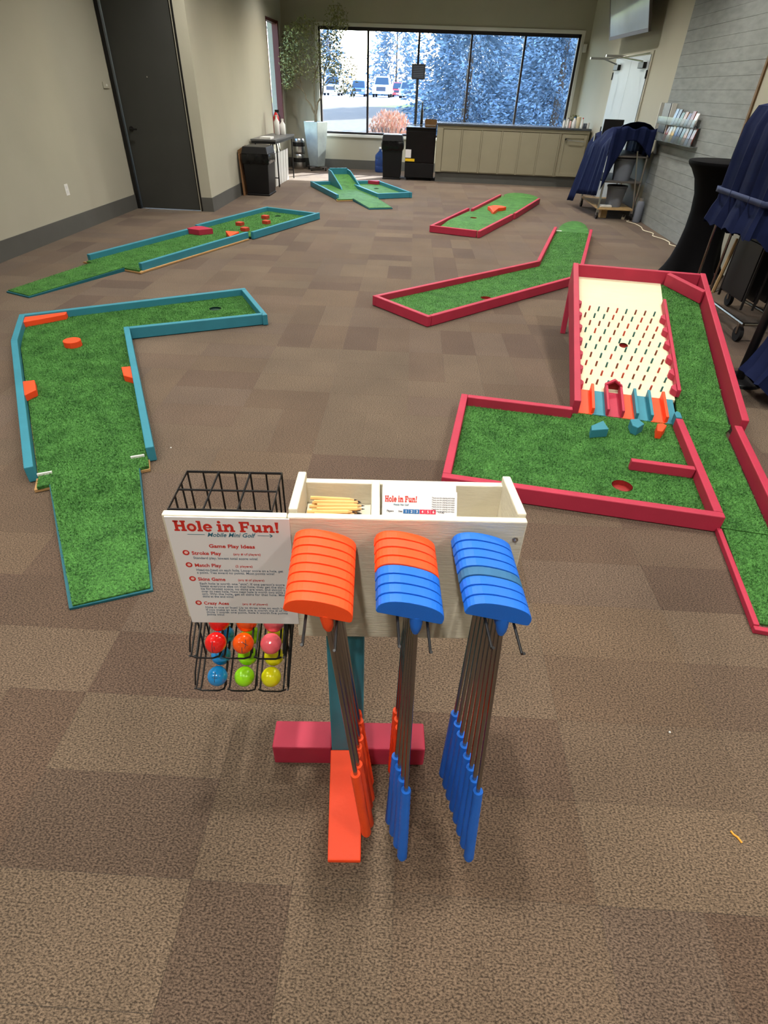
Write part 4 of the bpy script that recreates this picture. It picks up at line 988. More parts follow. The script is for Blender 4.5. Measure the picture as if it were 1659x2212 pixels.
def fblades():
    tmp = bpy.data.objects.new('tmp', None)
    o = blades(tmp, [(polyF1[:3] + polyF1[4:] if False else polyF1, FZ), (polyM, fzm), (polyL, FZ), (polyS, lambda x, y: sz(y))], 34000, 6, holeF)
    o.parent = F; bpy.data.objects.remove(tmp)
fblades()

# ================================================================== FAR END OF THE ROOM
def trash_bin(label, x0, x1, y0, y1, h, rz=0.0):
    w_, d_ = x1 - x0, y1 - y0
    t = thing('trash_bin', label, 'trash bin', ((x0 + x1) / 2, (y0 + y1) / 2, 0), rz)
    a, b_ = w_ / 2, d_ / 2; e = 0.028
    MB().hexa([(-a + e, -b_ + e, 0.03), (a - e, -b_ + e, 0.03), (a - e, b_ - e, 0.03), (-a + e, b_ - e, 0.03), (-a, -b_, h * 0.84), (a, -b_, h * 0.84), (a, b_, h * 0.84), (-a, b_, h * 0.84)]).build('body', 'plastic_black', t, bevel=0.012)
    MB().box(-a + 0.02, a - 0.02, -b_ + 0.02, b_ - 0.02, 0.0, 0.032).build('base', 'plastic_black', t, bevel=0.006)
    # folded-over bag: a wavy skirt under the lid
    rr = rand(int(x0 * 100)); n = 48; rings = []
    for z, o_ in ((h * 0.855, 0.004), (h * 0.80, 0.014), (h * 0.74, 0.016), (h * 0.69, 0.012), (h * 0.66, 0.004)):
        ring_ = []
        for i in range(n):
            s = i / n * 4; k = int(s); f_ = s - k
            px, py = [(lerp(-a, a, f_), -b_), (a, lerp(-b_, b_, f_)), (lerp(a, -a, f_), b_), (-a, lerp(b_, -b_, f_))][k]
            nx, ny = [(0, -1), (1, 0), (0, 1), (-1, 0)][k]
            q = o_ + rr.uniform(-0.006, 0.008); ring_.append((px + nx * q, py + ny * q, z + rr.uniform(-0.012, 0.012)))
        rings.append(ring_)
    MB().rings(rings, caps=False).build('bin_bag', 'bag_black', t, True)
    MB().hexa([(-a - 0.008, -b_ - 0.008, h * 0.85), (a + 0.008, -b_ - 0.008, h * 0.85), (a + 0.008, b_ + 0.008, h * 0.85), (-a - 0.008, b_ + 0.008, h * 0.85), (-a + 0.02, -b_ + 0.02, h), (a - 0.02, -b_ + 0.02, h), (a - 0.02, b_ - 0.02, h), (-a + 0.02, b_ - 0.02, h)]).build('lid', 'plastic_black', t, bevel=0.012)
    return t
trash_bin('black square trash bin with bag standing before the folding table', -3.26, -2.81, 11.06, 11.60, 0.735, 0)
trash_bin('tall black trash bin with bag standing beside the black cabinet', -1.07, -0.635, 14.10, 14.52, 0.82)
# cardboard sheets behind the first bin
for k, (m_, lb) in enumerate((('cardboard', 'brown cardboard sheet leaning on the wall behind the trash bin'), ('wood_brown', 'dark wooden sheet leaning on the wall behind the trash bin'))):
    xb, xt = -3.272 - 0.018 * k, -3.298 - 0.014 * k
    o = MB().hexa([(xb - 0.008, 11.00 + 0.05 * k, 0), (xb, 11.00 + 0.05 * k, 0), (xb, 11.55, 0), (xb - 0.008, 11.55, 0), (xt - 0.008, 11.02 + 0.04 * k, 0.62 + 0.06 * k), (xt, 11.02 + 0.04 * k, 0.62 + 0.06 * k), (xt, 11.55, 0.66 + 0.06 * k), (xt - 0.008, 11.55, 0.66 + 0.06 * k)]).build('leaning_sheet', m_)
    tag(o, lb, 'board')
# folding table
FT = thing('folding_table', 'long grey folding table with steel legs against the left wall', 'table', (-3.10, 12.85, 0))
MB().box(-0.235, 0.235, -0.88, 0.80, 0.752, 0.785).build('tabletop', 'table_top', FT, bevel=0.006)
MB().box(-0.225, 0.225, -0.87, 0.79, 0.715, 0.751).build('apron', 'table_edge', FT)
for y in (-0.68, 0.68):
    for x in (-0.2, 0.2): MB().tube([(x, y, 0.715), (x, y, 0.012)], 0.013, 8).build('leg', 'frame_black', FT, True)
    MB().tube([(-0.2, y, 0.16), (0.2, y, 0.16)], 0.010, 6).build('stretcher', 'frame_black', FT, True)
    MB().tube([(0.0, y, 0.16), (0.0, y * 0.4, 0.715)], 0.009, 6).build('brace', 'frame_black', FT, True)
for k in range(5):
    y = 12.35 + k * 0.24
    o = MB().hexa([(-0.02, -0.10, 0), (0.0, -0.10, 0), (0.0, 0.10, 0), (-0.02, 0.10, 0), (0.0, -0.10, 0.55), (0.02, -0.10, 0.55), (0.02, 0.10, 0.55), (0.0, 0.10, 0.55)]).build('foam_board', 'white_plastic', bevel=0.003)
    o.location = (-2.985, y, 0.0); tag(o, 'narrow white foam board standing on edge under the folding table', 'foam board', 'white foam boards under the folding table')
o = MB().box(-0.10, 0.10, -0.13, 0.13, 0, 0.035).build('paper_tray', 'white_plastic', bevel=0.004); o.location = (-3.06, 12.12, 0.785); tag(o, 'low white tray at the near end of the folding table', 'tray')
for x, y, hh, lb in ((-3.14, 13.32, 0.30, 'white plastic bottle on the folding table under the side window'), (-3.04, 13.40, 0.24, 'shorter white plastic jug on the folding table beside the white bottle')):
    t = thing('bottle', lb, 'bottle', (x, y, 0.785)); MB().lathe([(0.05, 0), (0.055, 0.01), (0.055, hh * 0.7), (0.022, hh * 0.88), (0.022, hh)], 16).build('body', 'white_plastic', t, True); MB().lathe([(0.025, hh), (0.025, hh + 0.02)], 12).build('cap', 'trim_white', t)
t = thing('fire_extinguisher', 'small red fire extinguisher on the folding table by the side window', 'fire extinguisher', (-3.19, 13.52, 0.785)); MB().lathe([(0.055, 0), (0.06, 0.02), (0.06, 0.28), (0.03, 0.34), (0.02, 0.36)], 16).build('cylinder', 'red_gloss', t, True); MB().box(-0.015, 0.07, -0.012, 0.012, 0.36, 0.40).build('handle', 'frame_black', t); MB().tube([(0.03, 0, 0.37), (0.08, 0, 0.30), (0.075, 0, 0.12)], 0.009, 6).build('hose', 'frame_black', t, True)
# steel canister by the corner
t = thing('steel_keg', 'slim stacked steel keg with dark bands standing in the corner by the planter', 'keg', (-3.13, 15.36, 0))
for z in (0.0, 0.31):
    b_ = MB().lathe([(0.125, z), (0.135, z + 0.02), (0.14, z + 0.05), (0.14, z + 0.25), (0.132, z + 0.285), (0.12, z + 0.30)], 24).build('keg_body', 'steel', t, True)
    MB().lathe([(0.1415, z + 0.14), (0.1430, z + 0.15), (0.1430, z + 0.215), (0.1415, z + 0.225)], 24).build('dark_band', 'frame_black', b_, True)
# planter with olive tree
PL = thing('planter', 'tall tapered square grey planter standing on a wheeled dolly', 'planter', (-2.68, 15.20, 0), R(62))
def sqring(w_, z): return [(-w_, -w_, z), (w_, -w_, z), (w_, w_, z), (-w_, w_, z)]
MB().rings([sqring(0.125, 0.085), sqring(0.15, 0.35), sqring(0.183, 0.75), sqring(0.192, 0.945), sqring(0.175, 0.945), sqring(0.170, 0.90)]).build('pot', 'planter', PL, bevel=0.006)
MB().box(-0.168, 0.168, -0.168, 0.168, 0.885, 0.912).build('soil', 'soil', PL)
dl = thing('plant_dolly', 'low grey wheeled dolly under the planter', 'dolly', (-2.68, 15.20, 0), R(20))
for a_ in (R(45), R(-45)): MB().obox((0, 0, 0.070), (0.52, 0.07, 0.022), Matrix.Rotation(a_, 3, 'Z')).build('board', 'dolly', dl, bevel=0.004)
for sx in (-1, 1):
    for sy in (-1, 1): MB().tube([(sx * 0.17 - 0.012, sy * 0.17, 0.03), (sx * 0.17 + 0.012, sy * 0.17, 0.03)], 0.029, 12).build('caster', 'frame_black', dl, True)
TR = thing('olive_tree', 'slender olive tree with forked trunk growing in the tall planter', 'tree', (-2.68, 15.20, 0.905))
rt_ = rand(42); tips = []
def limb(p, q, r0, r1, wob=0.03, n=5):
    pts = [Vector(p).lerp(Vector(q), i / n) + Vector((rt_.uniform(-wob, wob), rt_.uniform(-wob, wob), rt_.uniform(-wob, wob) * 0.5)) * (0 if i in (0, n) else 1) for i in range(n + 1)]
    MB().tube(pts, r0, 7, r2=r1).build('branch', 'bark', TR, True); return pts
limb((0, 0, 0), (0.0, 0, 0.16), 0.035, 0.03, 0.004); fk = Vector((0, 0, 0.16))
for q, subs in (((-0.30, 0.02, 0.62), ((-0.75, -0.05, 1.05), (-0.55, 0.05, 1.35), (-0.28, 0.1, 1.60), (-0.6, -0.1, 0.75))), ((0.20, 0.0, 0.70), ((0.62, 0.0, 1.05), (0.45, -0.1, 1.45), (0.55, 0.05, 1.95), (0.72, 0.1, 0.80))), ((0.0, 0.06, 0.85), ((-0.05, 0.1, 1.55), (0.25, 0.05, 1.75), (-0.2, 0.0, 1.25)))):
    m1 = limb(fk, q, 0.024, 0.014)
    for s in subs:
        pp = limb(q, s, 0.012, 0.004, 0.05, 6); tips += pp[2:]
LV = MB()
blobs = [((-0.55, 0, 1.05), (0.36, 0.32, 0.34), 900), ((-0.35, 0, 1.48), (0.30, 0.28, 0.28), 620), ((0.52, 0, 1.72), (0.26, 0.24, 0.34), 520), ((0.30, 0, 1.30), (0.34, 0.3, 0.34), 560), ((0.62, 0, 0.92), (0.36, 0.3, 0.36), 560), ((-0.66, 0, 0.72), (0.26, 0.24, 0.16), 230), ((0.0, 0, 1.05), (0.30, 0.3, 0.36), 330), ((0.72, 0, 0.62), (0.22, 0.2, 0.14), 130), ((-0.10, 0, 1.68), (0.30, 0.2, 0.16), 180)]
for c, s, n in blobs:
    for _ in range(n):
        while True:
            d = Vector((rt_.uniform(-1, 1), rt_.uniform(-1, 1), rt_.uniform(-1, 1)))
            if d.length < 1: break
        p = Vector((c[0] + d.x * s[0], c[1] + d.y * s[1], c[2] + d.z * s[2]))
        if p.x < -0.68: p.x = -0.68 + rt_.random() * 0.2
        if p.y > 0.45: p.y = 0.44
        ax = Vector((rt_.uniform(-1, 1), rt_.uniform(-1, 1), rt_.uniform(-0.6, 1.0))).normalized(); sd = ax.cross(Vector((rt_.uniform(-1, 1), rt_.uniform(-1, 1), rt_.uniform(-1, 1)))).normalized()
        L_ = rt_.uniform(0.045, 0.075); W_ = rt_.uniform(0.009, 0.015)
        LV.add([p, p + ax * L_ * 0.45 + sd * W_, p + ax * L_, p + ax * L_ * 0.45 - sd * W_], [(0, 1, 2, 3)])
me = bpy.data.meshes.new('foliage'); me.from_pydata(LV.v, [], LV.f); o = put('foliage', me, 'leaf', TR); o['kind'] = 'stuff'
# water jug
t = thing('water_jug', 'translucent blue water jug on the floor behind the tall trash bin', 'jug', (-1.20, 15.38, 0))
MB().lathe([(0.11, 0), (0.125, 0.02), (0.125, 0.11), (0.118, 0.125), (0.125, 0.14), (0.125, 0.25), (0.118, 0.265), (0.125, 0.28), (0.12, 0.34), (0.05, 0.41), (0.03, 0.43), (0.03, 0.47)], 24).build('bottle', 'jug_blue', t, True)
MB().lathe([(0.034, 0.465), (0.034, 0.495)], 16).build('cap', 'white_plastic', t, True)
# black cabinet (fridge)
FD = thing('bar_fridge', 'black bar fridge on casters with a yellow sticker beside the counter', 'fridge', (-0.25, 14.42, 0))
MB().box(-0.315, 0.315, -0.29, 0.30, 0.05, 0.945).build('body', 'fridge_black', FD, bevel=0.008)
MB().box(-0.305, 0.305, -0.315, -0.292, 0.34, 0.90).build('door', 'fridge_black', FD, bevel=0.006)
MB().box(-0.305, 0.305, -0.312, -0.292, 0.06, 0.325).build('grille_panel', 'plastic_black', FD, bevel=0.004)
MB().box(-0.318, 0.318, -0.31, 0.30, 0.946, 0.965).build('top', 'table_edge', FD, bevel=0.003)
g = MB(); g.tube([(-0.29, -0.27, 0.967), (-0.29, -0.27, 1.005), (0.29, -0.27, 1.005), (0.29, -0.27, 0.967)], 0.006, 6); g.tube([(-0.29, -0.27, 1.005), (-0.29, 0.27, 1.005)], 0.006, 6); g.tube([(0.29, -0.27, 1.005), (0.29, 0.27, 1.005)], 0.006, 6); g.build('gallery_rail', 'steel', FD, True)
MB().box(-0.312, -0.19, -0.319, -0.3155, 0.42, 0.57).build('notice', 'paper', FD)
MB().box(-0.312, -0.11, -0.320, -0.3155, 0.355, 0.405).build('sticker', 'yellow', FD)
for sx in (-0.26, 0.26):
    for sy in (-0.24, 0.24): MB().tube([(sx - 0.012, sy, 0.027), (sx + 0.012, sy, 0.027)], 0.026, 12).build('caster', 'frame_black', FD, True)
# floor stand with black board
t = thing('sign_stand', 'slim black pole stand holding a small black letter board before the window', 'sign', (-0.40, 14.95, 0))
MB().lathe([(0.14, 0), (0.14, 0.012), (0.02, 0.02)], 20).build('base', 'frame_black', t, True); MB().tube([(0, 0, 0.01), (0, 0, 1.78)], 0.022, 10).build('pole', 'frame_black', t, True)
bd = MB().box(-0.14, 0.145, -0.018, 0.012, 1.765, 2.02).build('letter_board', 'foil', t, bevel=0.004)
for k in range(7): MB().box(-0.11, 0.11, -0.0195, -0.018, 1.80 + k * 0.029, 1.808 + k * 0.029).build('text_row', 'ink_grey', bd)
t = thing('wooden_crate', 'small dark wooden box on top of the black bar fridge', 'box', (-0.06, 14.52, 0.966))
for nm, q in (('front', (-0.125, 0.125, -0.09, -0.078, 0, 0.13)), ('back', (-0.125, 0.125, 0.078, 0.09, 0, 0.13)), ('side', (-0.125, -0.113, -0.078, 0.078, 0, 0.13)), ('side', (0.113, 0.125, -0.078, 0.078, 0, 0.13)), ('bottom', (-0.113, 0.113, -0.078, 0.078, 0, 0.01))): MB().box(*q).build(nm, 'wood_brown', t)
t = thing('dark_bottle', 'tall thin dark bottle beside the wooden box on the bar fridge', 'bottle', (-0.265, 14.55, 0.966)); MB().lathe([(0.028, 0), (0.03, 0.01), (0.03, 0.26), (0.013, 0.33), (0.013, 0.41)], 14).build('glass_body', 'frame_black', t, True); MB().lathe([(0.015, 0.41), (0.015, 0.43)], 12).build('cap', 'steel', t)
# counter
CT_ = thing('service_counter', 'long taupe panelled service counter under the big window', 'counter', (0.09, 14.07, 0))
CW = 3.14
MB().box(0.0, CW, 0.018, 0.74, 0.19, 1.02).build('carcass', 'counter_paint', CT_)
MB().box(0.02, CW, 0.05, 0.74, 0.0, 0.19).build('toe_kick', 'baseboard', CT_)
MB().box(-0.02, CW + 0.012, -0.02, 0.76, 1.02, 1.055).build('worktop', 'counter_stone', CT_, bevel=0.004)
pe = [0.0] + [x - 0.09 for x in (0.222, 0.624, 1.035, 1.454, 1.841, 2.237, 2.66)]
for x in [0.0] + pe[1:]:
    wd_ = 0.085 if x not in (0.0,) else 0.12
    if x == 0.0: MB().box(0.0, 0.12, 0.0, 0.018, 0.19, 1.02).build('stile', 'counter_paint', CT_, bevel=0.002)
for i in range(1, 7):
    x0, x1 = pe[i], pe[i + 1]
    MB().box(x0 + 0.004, x1 - 0.030, 0.008, 0.018, 0.205, 0.955).build('panel', 'counter_paint', CT_, bevel=0.003)
    MB().box(x1 - 0.026, x1, 0.0, 0.018, 0.19, 0.96).build('stile', 'counter_paint', CT_, bevel=0.002)
MB().box(0.122, CW - 0.002, 0.0, 0.018, 0.965, 1.02).build('top_rail', 'counter_paint', CT_, bevel=0.002)
dr = MB().box(2.60, 3.10, -0.012, 0.017, 0.205, 0.945).build('door', 'counter_paint', CT_, bevel=0.003)
for q in ((2.60, 2.655, -0.022, -0.012, 0.205, 0.945), (3.045, 3.10, -0.022, -0.012, 0.205, 0.945), (2.655, 3.045, -0.022, -0.012, 0.885, 0.945), (2.655, 3.045, -0.022, -0.012, 0.205, 0.265)): MB().box(*q).build('door_frame', 'counter_paint', dr, bevel=0.003)
h = MB(); h.tube([(2.70, -0.022, 0.86), (2.70, -0.05, 0.85), (3.05, -0.05, 0.835), (3.05, -0.022, 0.84)], 0.007, 6); h.build('handle', 'steel', dr, True); MB().sphere((2.665, -0.035, 0.865), 0.016).build('lock', 'frame_black', dr, True)
# things standing on the counter
def cup(label, x, y, r, hgt, m_, cat='cup', cap=None, name='cup'):
    t = thing(name, label, cat, (x, y, 1.055)); MB().lathe([(r * 0.85, 0), (r, hgt * 0.1), (r, hgt * 0.72), (r * (0.5 if cap else 1.05), hgt)], 14).build('body', m_, t, True)
    if cap: MB().lathe([(r * 0.55, hgt), (r * 0.55, hgt + 0.02)], 12).build('cap', cap, t, True)
cup('small clear-white bottle at the window end of the counter clutter', 2.70, 14.25, 0.020, 0.13, 'white_plastic', 'bottle', 'ink_blue', 'bottle')
cup('slim purple-capped bottle on the counter', 2.77, 14.22, 0.018, 0.15, 'sleeve', 'bottle', 'brochure_3', 'bottle')
cup('pink bottle with dark lid on the counter', 2.83, 14.26, 0.022, 0.12, 'ink_pink', 'bottle', 'frame_black', 'bottle')
cup('white carton with blue print on the counter', 2.90, 14.22, 0.034, 0.17, 'paper', 'carton', 'ink_blue', 'carton')
cup('tall cream paper cup on the counter', 2.985, 14.24, 0.042, 0.19, 'cream')
cup('white cup with red band on the counter', 3.055, 14.17, 0.022, 0.16, 'white_plastic', 'bottle', 'ink_red', 'bottle')
cup('low grey tub on the counter by the right wall', 3.13, 14.26, 0.045, 0.085, 'bucket', 'tub', None, 'tub')
cup('small white pot on the counter corner by the right wall', 3.19, 14.20, 0.024, 0.10, 'white_plastic', 'pot', None, 'pot')
t = thing('potted_herb', 'small dark green plant in a pot among the counter clutter', 'plant', (2.93, 14.40, 1.055)); MB().lathe([(0.03, 0), (0.04, 0.1)], 12).build('pot', 'white_plastic', t, True)
lv = MB(); rr = rand(4)
for _ in range(60):
    p = Vector((rr.uniform(-0.06, 0.06), rr.uniform(-0.05, 0.05), rr.uniform(0.10, 0.20))); a_ = Vector((rr.uniform(-1, 1), rr.uniform(-1, 1), rr.uniform(-0.2, 1))).normalized(); b_ = a_.cross(Vector((0.3, 0.5, 0.8))).normalized()
    lv.add([p, p + a_ * 0.02 + b_ * 0.012, p + a_ * 0.04, p + a_ * 0.02 - b_ * 0.012], [(0, 1, 2, 3)])
lv.build('leaves', 'leaf', t)
# wall bits
t = thing('motion_sensor', 'small white motion sensor on the back wall near the corner', 'sensor', (3.12, Y1, 2.40)); MB().box(-0.035, 0.035, -0.045, 0, -0.07, 0.07).build('case', 'white_plastic', t, bevel=0.008); MB().box(-0.022, 0.022, -0.050, -0.044, -0.055, -0.01).build('lens', 'sleeve', t)
t = thing('wall_outlet', 'white outlet plate low on the left wall', 'outlet', (LN, 7.58, 0.475)); MB().box(0, 0.006, -0.038, 0.038, -0.062, 0.062).build('plate', 'white_plastic', t, bevel=0.002)
for z in (-0.025, 0.025): MB().box(0.006, 0.0085, -0.016, 0.016, z - 0.015, z + 0.015).build('socket', 'sleeve', t)
t = thing('wall_control', 'flat beige control plate on the left wall next to the grey door', 'wall plate', (LN, 9.22, 1.515)); MB().box(0, 0.014, -0.10, 0.06, -0.035, 0.035).build('plate', 'wall', t, bevel=0.003); MB().box(0.014, 0.017, -0.03, 0.01, -0.012, 0.012).build('rocker', 'trim_white', t)
# television
TV = thing('television', 'large flat television tilted forward high on the right wall, reflecting the window', 'television', (3.13, 12.43, 2.40), RANG)
TV.rotation_euler = (R(-14), 0, RANG)
# local: x along wall, y into room, z up
MB().box(-1.0, 1.0, -0.035, 0.0, 0.0, 1.13).build('case', 'bezel', TV, bevel=0.006)
MB().box(-0.97, 0.97, 0.0, 0.003, 0.05, 1.10).build('screen', 'screen', TV)
bz_ = MB(); bz_.box(-1.0, 1.0, 0.0, 0.008, 0.0, 0.05); bz_.box(-1.0, -0.97, 0.0, 0.008, 0.05, 1.13); bz_.box(0.97, 1.0, 0.0, 0.008, 0.05, 1.13); bz_.box(-0.97, 0.97, 0.0, 0.008, 1.10, 1.13); bz_.build('bezel', 'bezel', TV, bevel=0.002)
MB().box(-0.25, 0.25, -0.14, -0.036, 0.35, 0.75).build('wall_bracket', 'frame_black', TV)
# brochure holder on the board panel and its brochures
BH = thing('brochure_holder', 'clear acrylic brochure holder on the board panelled wall', 'holder', (RP - 0.008, 9.75, 1.10))
for y0, y1, z0, z1 in ((-0.85, 0.85, 0.0, 0.006), (-0.78, 0.70, 0.20, 0.206), (0.35, 0.85, 0.0, 0.45)):
    if z1 - z0 < 0.05:
        MB().box(-0.10, 0.0, y0, y1, z0, z1).build('tray', 'acrylic', BH)
        MB().box(-0.103, -0.099, y0, y1, z0, z0 + 0.09).build('front_lip', 'acrylic', BH)
    else:
        for yy in (y0, y1): MB().box(-0.07, 0.0, yy - 0.008, yy + 0.008, z0, z1).build('upright', 'trim_white', BH)
rr = rand(17); cnt = 0
for row, (z, ys) in enumerate(((1.108, [-0.74 + 0.128 * i for i in range(9)]), (1.308, [-0.66 + 0.13 * i for i in range(7)]))):
    for i, dy in enumerate(ys):
        hh = rr.uniform(0.17, 0.215) if row == 0 else rr.uniform(0.13, 0.185)
        o = MB().hexa([(-0.085, -0.052, 0), (-0.073, -0.052, 0), (-0.073, 0.052, 0), (-0.085, 0.052, 0), (-0.048, -0.052, hh), (-0.036, -0.052, hh), (-0.036, 0.052, hh), (-0.048, 0.052, hh)]).build('brochure', 'brochure_%d' % ((i * 3 + row * 5) % 8))
        o.location = (RP - 0.008, 9.75 + dy, z); tag(o, '%s brochure standing in the %s tier of the acrylic wall holder' % (['reddish brown', 'green', 'tan', 'purple-grey', 'near-black', 'white', 'ochre brown', 'blue'][(i * 3 + row * 5) % 8], 'lower' if row == 0 else 'upper'), 'brochure', 'brochures in the %s tier of the wall holder' % ('lower' if row == 0 else 'upper'))
o = MB().box(-0.05, -0.02, -0.16, 0.14, 0, 0.36).build('poster_card', 'brochure_4', bevel=0.003); o.location = (RP - 0.008, 10.36, 1.19); tag(o, 'dark picture card standing taller than the brochures at the end of the holder', 'card')

# ================================================================== RIGHT SIDE: draped carts and cocktail table
def folded_ring(x0, x1, y0, y1, z, amp, n, seed, flare=0.0, rad=0.08):
    rr = rand(seed); ph = [rr.uniform(0, 6.28) for _ in range(6)]; out = []
    x0 -= flare; x1 += flare; y0 -= flare; y1 += flare
    per = 2 * ((x1 - x0) + (y1 - y0)); cx_, cy_ = (x0 + x1) / 2, (y0 + y1) / 2
    for i in range(n):
        s = i / n * per; a, b_ = x1 - x0, y1 - y0
        if s < a: p, nr = (x0 + s, y0), (0, -1)
        elif s < a + b_: p, nr = (x1, y0 + s - a), (1, 0)
        elif s < 2 * a + b_: p, nr = (x1 - (s - a - b_), y1), (0, 1)
        else: p, nr = (x0, y1 - (s - 2 * a - b_)), (-1, 0)
        w_ = math.sin(i / n * 6.283 * 19 + ph[0]) * 0.6 + math.sin(i / n * 6.283 * 31 + ph[1]) * 0.4
        out.append((p[0] + nr[0] * amp * w_, p[1] + nr[1] * amp * w_, z))
    return out
# cart with a navy cover near the double door
CG = thing('chair_cart', 'wheeled storage cart half covered with a navy cloth near the double door', 'cart', (3.03, 10.95, 0))
for x in (-0.28, 0.28):
    for y in (-0.62, 0.62): MB().tube([(x, y, 0.10), (x, y, 1.10)], 0.016, 8).build('upright', 'steel', CG, True)
for z in (0.14, 0.52, 0.86):
    MB().box(-0.29, 0.29, -0.64, 0.64, z, z + 0.02).build('shelf', 'dolly' if z > 0.2 else 'wood_light', CG, bevel=0.003)
MB().tube([(0.28, -0.64, 0.14), (0.10, -0.66, 0.95)], 0.012, 8).build('brace', 'steel', CG, True)
for x in (-0.27, 0.27):
    for y in (-0.6, 0.6):
        w_ = MB().tube([(x - 0.015, y, 0.05), (x + 0.015, y, 0.05)], 0.048, 14).build('caster', 'frame_black', CG, True)
        MB().box(x - 0.02, x + 0.02, y - 0.015, y + 0.015, 0.06, 0.14).build('caster_fork', 'steel', w_)
cv = thing('navy_cover', 'navy cloth cover draped over the cart near the double door', 'cloth', (3.03, 10.95, 0))
rr = rand(6); NU, NW = 34, 22
def cover_pt(i, j):
    # i runs along y from the near to the far end, j runs from the hem on the room side over the top to the wall side
    y = lerp(-0.62, 0.70, i / NU); t = j / NW
    fold = 0.030 * math.sin(i * 1.25) + 0.016 * math.sin(i * 2.9 + 1)
    top = 1.20 + 0.05 * math.sin(i * 0.35 + 1.5) - 0.10 * (i / NU)
    if t < 0.62:
        s = t / 0.62; z = lerp(0.20 + 0.22 * (1 - i / NU) * 0.6 - 0.12 * (i > NU * 0.8), top, s ** 0.9); x = -0.325 - 0.15 * (1 - s) ** 1.5 * (0.3 + 0.7 * i / NU) + fold * (1 - s * 0.7)
        if s > 0.8: x += (s - 0.8) / 0.2 * 0.10
    elif t < 0.85:
        s = (t - 0.62) / 0.23; x = lerp(-0.22, 0.27, s); z = top + 0.06 * math.sin(s * 3.1) * (1 if i < NU * 0.4 else 0.4) + fold * 0.4
    else:
        s = (t - 0.85) / 0.15; x = 0.30 + fold * 0.3; z = lerp(top, 0.85, s)
    return (x, y, z)
mbq = MB(); mbq.rings([[cover_pt(i, j) for j in range(NW + 1)] for i in range(NU + 1)], close=False, caps=False)
o = mbq.build('drape', 'navy', cv, True); s_m = o.modifiers.new('thick', 'SOLIDIFY'); s_m.thickness = 0.004
# flap over the near end of the cart
fl_ = MB(); rings = []
for j in range(9):
    t = j / 8; rings.append([(lerp(-0.33, 0.30, i / 16), -0.66 - 0.02 * math.sin(i * 1.7), lerp(1.24 - 0.02 * math.sin(i), 0.86 + 0.22 * math.sin(i / 16 * 3.14) - (0.45 * (1 - i / 6) if i < 6 else 0), t)) for i in range(17)])
fl_.rings(rings, close=False, caps=False); o = fl_.build('end_flap', 'navy', cv, True); s_m = o.modifiers.new('thick', 'SOLIDIFY'); s_m.thickness = 0.004
# buckets on the cart
for k, (y, z, r) in enumerate(((-0.42, 0.54, 0.16), (-0.36, 0.16, 0.15))):
    t = thing('bucket', ['grey plastic bucket on the middle shelf of the draped cart', 'grey plastic bucket on the bottom shelf of the draped cart'][k], 'bucket', (3.05, 10.95 + y, z + 0.0005))
    MB().lathe([(r * 0.8, 0), (r, 0.27), (r + 0.012, 0.275), (r + 0.012, 0.30), (r - 0.01, 0.30), (r * 0.78, 0.02)], 22).build('pail', 'bucket', t, True)
    MB().tube([(r * math.cos(a_), r * 0.2 + 0.0, 0.29 - r * 0.7 * math.sin(a_)) for a_ in [math.pi * i / 10 for i in range(11)]], 0.004, 6).build('handle', 'steel', t, True)
o = MB().box(-0.09, 0.09, -0.05, 0.05, 0, 0.03).build('white_tray', 'white_plastic', bevel=0.008); o.location = (2.90, 10.47, 0.1605); tag(o, 'small white tray on the bottom shelf of the draped cart', 'tray')
o = MB().box(-0.05, 0.05, -0.16, 0.02, 0, 0.13).build('wood_block', 'wood_light', bevel=0.004); o.location = (2.90, 10.62, 0.0); tag(o, 'pale wooden block on the floor under the draped cart', 'block')
o = MB().box(-0.16, 0.16, -0.012, 0.012, 0, 0.42).build('back_panel', 'frame_black', bevel=0.006); o.location = (2.98, 11.62, 0.9); 
tag(o, 'black panel standing up behind the navy cover on the cart', 'panel'); o.location.z = 0.8805; o.location.y = 11.45
t = thing('steel_flask', 'slim grey steel flask standing on the floor beside the draped cart', 'flask', (3.37, 10.22, 0)); MB().lathe([(0.055, 0), (0.06, 0.015), (0.06, 0.26), (0.045, 0.30)], 18).build('body', 'bucket', t, True); MB().lathe([(0.04, 0.30), (0.04, 0.345)], 16).build('cap', 'steel', t, True)
# cord
cp_ = [(3.33, 10.45), (3.28, 10.30), (3.22, 10.20), (3.30, 10.02), (3.32, 9.75), (3.28, 9.50), (3.36, 9.30), (3.30, 9.10), (3.38, 8.90), (3.40, 8.70), (3.36, 8.55), (3.42, 8.40), (3.43, 8.0)]
sm = []
for i in range(len(cp_) - 1):
    p0, p1, p2, p3 = cp_[max(0, i - 1)], cp_[i], cp_[i + 1], cp_[min(len(cp_) - 1, i + 2)]
    for q in range(6):
        t = q / 6; sm.append(tuple(0.5 * (2 * p1[k] + (p2[k] - p0[k]) * t + (2 * p0[k] - 5 * p1[k] + 4 * p2[k] - p3[k]) * t * t + (3 * p1[k] - p0[k] - 3 * p2[k] + p3[k]) * t ** 3) for k in (0, 1)) + (0.007,))
o = MB().tube(sm, 0.0065, 6).build('extension_cord', 'cord', None, True); tag(o, 'cream extension cord trailing along the floor by the board panelled wall', 'cord')
t = thing('power_strip', 'pale power strip on the floor beside the draped cart', 'power strip', (3.25, 10.52, 0), R(70)); MB().box(-0.14, 0.14, -0.025, 0.025, 0, 0.035).build('body', 'cord', t, bevel=0.006)
for k in range(4): MB().box(-0.11 + k * 0.06, -0.075 + k * 0.06, -0.014, 0.014, 0.035, 0.037).build('socket', 'frame_black', t)
